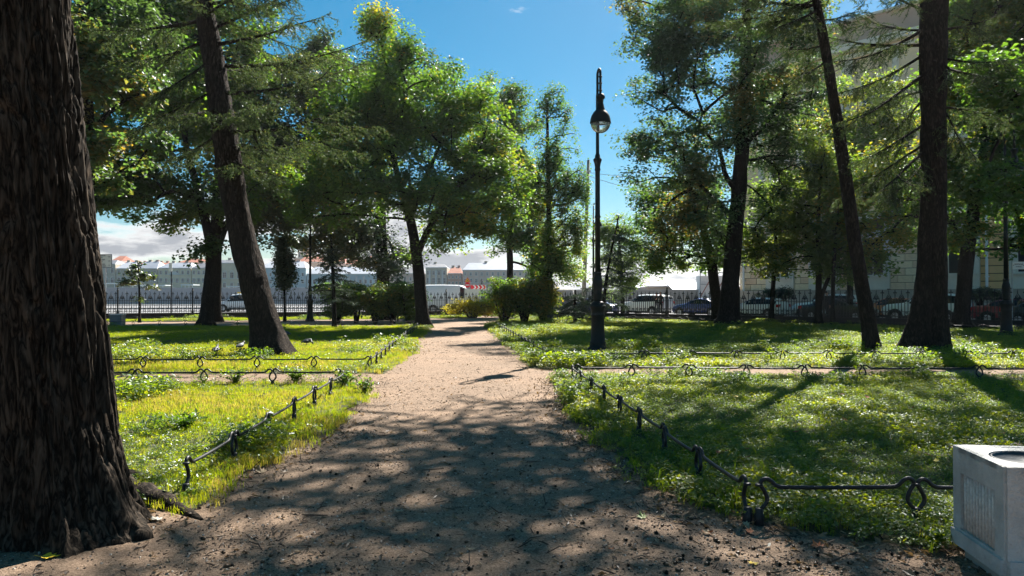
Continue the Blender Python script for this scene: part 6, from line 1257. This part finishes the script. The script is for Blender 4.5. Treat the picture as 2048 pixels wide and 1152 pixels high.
# ---------------------------------------------------------------- acorns and fallen leaves, each one by itself
def ac():
    b = MB(); b.lathe([(.001, -.012), (.005, -.0105), (.0075, -.004), (.0078, .003), (.0065, .007)], sides=10, axis='x'); c = MB(); c.lathe([(.0088, .003), (.009, .008), (.006, .0125), (.0015, .0145), (.001, .02)], sides=10, axis='x'); return b.mesh('acorn', M['acorn'], True), c.mesh('cap', M['bark_thin'], True)
am, cm = ac(); spots = []
while len(spots) < 150:
    u = R.random()
    px, py = (R.uniform(300, 1900), R.uniform(930, 1150)) if u < .45 else (R.uniform(1250, 1880), R.uniform(1030, 1150)) if u < .8 else (R.uniform(560, 1250), R.uniform(800, 950))
    p = G(px, py); 
    if any(inpoly(np.array([[p.x, p.y]]), O)[0] for O in EDGES[:3]): continue
    if (p.xy - Vector((-2.9, 4.7))).length < .75 or abs(p.x - 2.93) < .36 and abs(p.y - 4.08) < .36: continue
    spots.append(p)
for p in spots:
    o = bpy.data.objects.new('acorn', am); C.objects.link(o); o.location = (p.x, p.y, .0085); o.rotation_euler = (R.uniform(0, 6.28), R.uniform(-.2, .2), R.uniform(0, 6.28)); o.scale = [R.uniform(1.0, 1.45)] * 3; tag(o, 'small brown acorn lying on the gravel path', 'acorn', 'acorns scattered over the gravel path')
    if R.random() < .5: q = bpy.data.objects.new('cap', cm); C.objects.link(q); q.parent = o
def leafshape(kind, s, seed):
    rg = random.Random(seed); pts = []
    if kind == 'maple':
        prof = [(0, 1.0), (10, .72), (22, .55), (35, .82), (48, .60), (60, .46), (78, .74), (95, .5), (120, .38), (150, .42), (170, .2)]
    else: prof = [(0, 1.0), (8, .85), (14, .60), (22, .70), (32, .42), (45, .50), (62, .28), (85, .36), (115, .24), (140, .36), (160, .5), (176, .6)]
    ang = [a for a, _ in prof]; full = [(math.radians(a), r) for a, r in prof] + [(math.radians(-a), r * .96) for a, r in prof[:0:-1]]
    c = MB(); V = [(0, 0, .004)]
    for a, r in full: r *= s * rg.uniform(.9, 1.08); z = .003 + max(0, rg.gauss(.10, .10)) * r + .25 * r * r / s; V.append((r * math.cos(a), r * math.sin(a), z))
    n = len(full); c.add(V, [(0, k + 1, (k + 1) % n + 1) for k in range(n)]); c.tube([(-s * .1, 0, .004), (-s * .5, s * .05, .006), (-s * .85, 0, .012)], s * .018, 4); return c
LM = dict(rusty=mat('rusty_leaf', (0.33, 0.10, 0.03), 0.7, 0, 0.35, 30), tan=mat('tan_leaf', (0.36, 0.26, 0.16), 0.75, 0, 0.25, 30), pale=mat('pale_leaf', (0.45, 0.42, 0.36), 0.7, 0, 0.2, 30), yellow=mat('yellow_leaf', (0.60, 0.42, 0.03), 0.6, 0, 0.25, 30), brown=mat('brown_leaf', (0.10, 0.06, 0.035), 0.8, 0, 0.35, 30), green=mat('green_leaf', (0.13, 0.17, 0.05), 0.6, 0, 0.3, 30))
LS = {}
for nm in LM:
    for v in range(3): LS[(nm, v)] = leafshape('maple' if v != 1 else 'oak', .05 + .008 * v, hash(nm) % 97 + v if False else len(nm) * 7 + v).mesh('fallen_leaf', LM[nm])
def fallen(nm, px, py, label, grp, sc=1.0, z=.004):
    p = G(px, py); o = bpy.data.objects.new('fallen_leaf', LS[(nm, R.randrange(3))]); C.objects.link(o); o.location = (p.x, p.y, z); o.rotation_euler = (R.uniform(-.25, .25), R.uniform(-.25, .25), R.uniform(0, 6.28)); o.scale = [sc * R.uniform(.8, 1.2)] * 3; tag(o, label, 'leaf', grp)
for nm, px, py, lb in (('yellow', 93, 1117, 'single yellow leaf on the gravel before the big oak'), ('pale', 315, 1042, 'pale grey leaf curled at the oak root'), ('tan', 522, 946, 'orange brown leaf at the left path edge'), ('pale', 1400, 1000, 'pale leaf at the corner of the front rail'), ('green', 1430, 1008, 'grey green leaf beside the front rail corner'), ('green', 1285, 1037, 'dull green leaf lying on the right of the path'), ('pale', 1010, 980, 'pale curled leaf in the middle of the path'), ('yellow', 1505, 1128, 'small yellow leaf on the gravel near the bin'), ('tan', 1640, 1055, 'tan leaf under the front rail'), ('rusty', 2003, 876, 'rusty leaf on the lawn behind the concrete bin'), ('pale', 885, 925, 'pale leaf scrap on the left half of the path')):
    fallen(nm, px, py, lb, None, 1.1, .045 if nm == 'rusty' else .004)
for _ in range(46):
    u = R.random(); px, py = (R.uniform(1290, 1880), 0) if u < .55 else (R.uniform(430, 640), 0) if u < .75 else (R.uniform(700, 1300), R.uniform(830, 1120))
    if py == 0: py = (R.uniform(0, 40) + (1010 + (px - 1290) * .19)) if px > 1000 else 990 - (px - 400) * .48 + R.uniform(-10, 25)
    nm = R.choice(['tan', 'brown', 'brown', 'pale', 'tan', 'rusty']); fallen(nm, px, py, 'curled %s fallen leaf among the litter by the path edge' % {'tan': 'tan', 'brown': 'dark brown', 'pale': 'pale', 'rusty': 'rusty red'}[nm], 'fallen leaves along the path edges', R.uniform(.6, 1.0), .012)
for _ in range(40):
    px, py = R.uniform(1330, 2040), R.uniform(800, 960); nm = R.choice(['yellow', 'rusty', 'yellow', 'tan']); fallen(nm, px, py, '%s maple leaf lying in the grass of the right lawn' % {'yellow': 'yellow', 'rusty': 'rusty red', 'tan': 'tan'}[nm], 'fallen leaves on the right lawn', R.uniform(.7, 1.1), .10)
# ---------------------------------------------------------------- the air
def haze(density, aniso):
    m = bpy.data.materials.new('air'); m.use_nodes = True; n = m.node_tree.nodes; n.clear(); o = n.new('ShaderNodeOutputMaterial'); v = n.new('ShaderNodeVolumePrincipled')
    v.inputs['Color'].default_value = (0.95, 0.97, 1.0, 1); v.inputs['Density'].default_value = density; v.inputs['Anisotropy'].default_value = aniso
    m.node_tree.links.new(v.outputs[0], o.inputs['Volume'])
    b = MB(); b.box((0, 200, 17.5), (3100, 3100, 37.0))
    return tag(b.build('haze', m), kind='stuff')
haze(0.00015, 0.6)
bpy.context.view_layer.update()
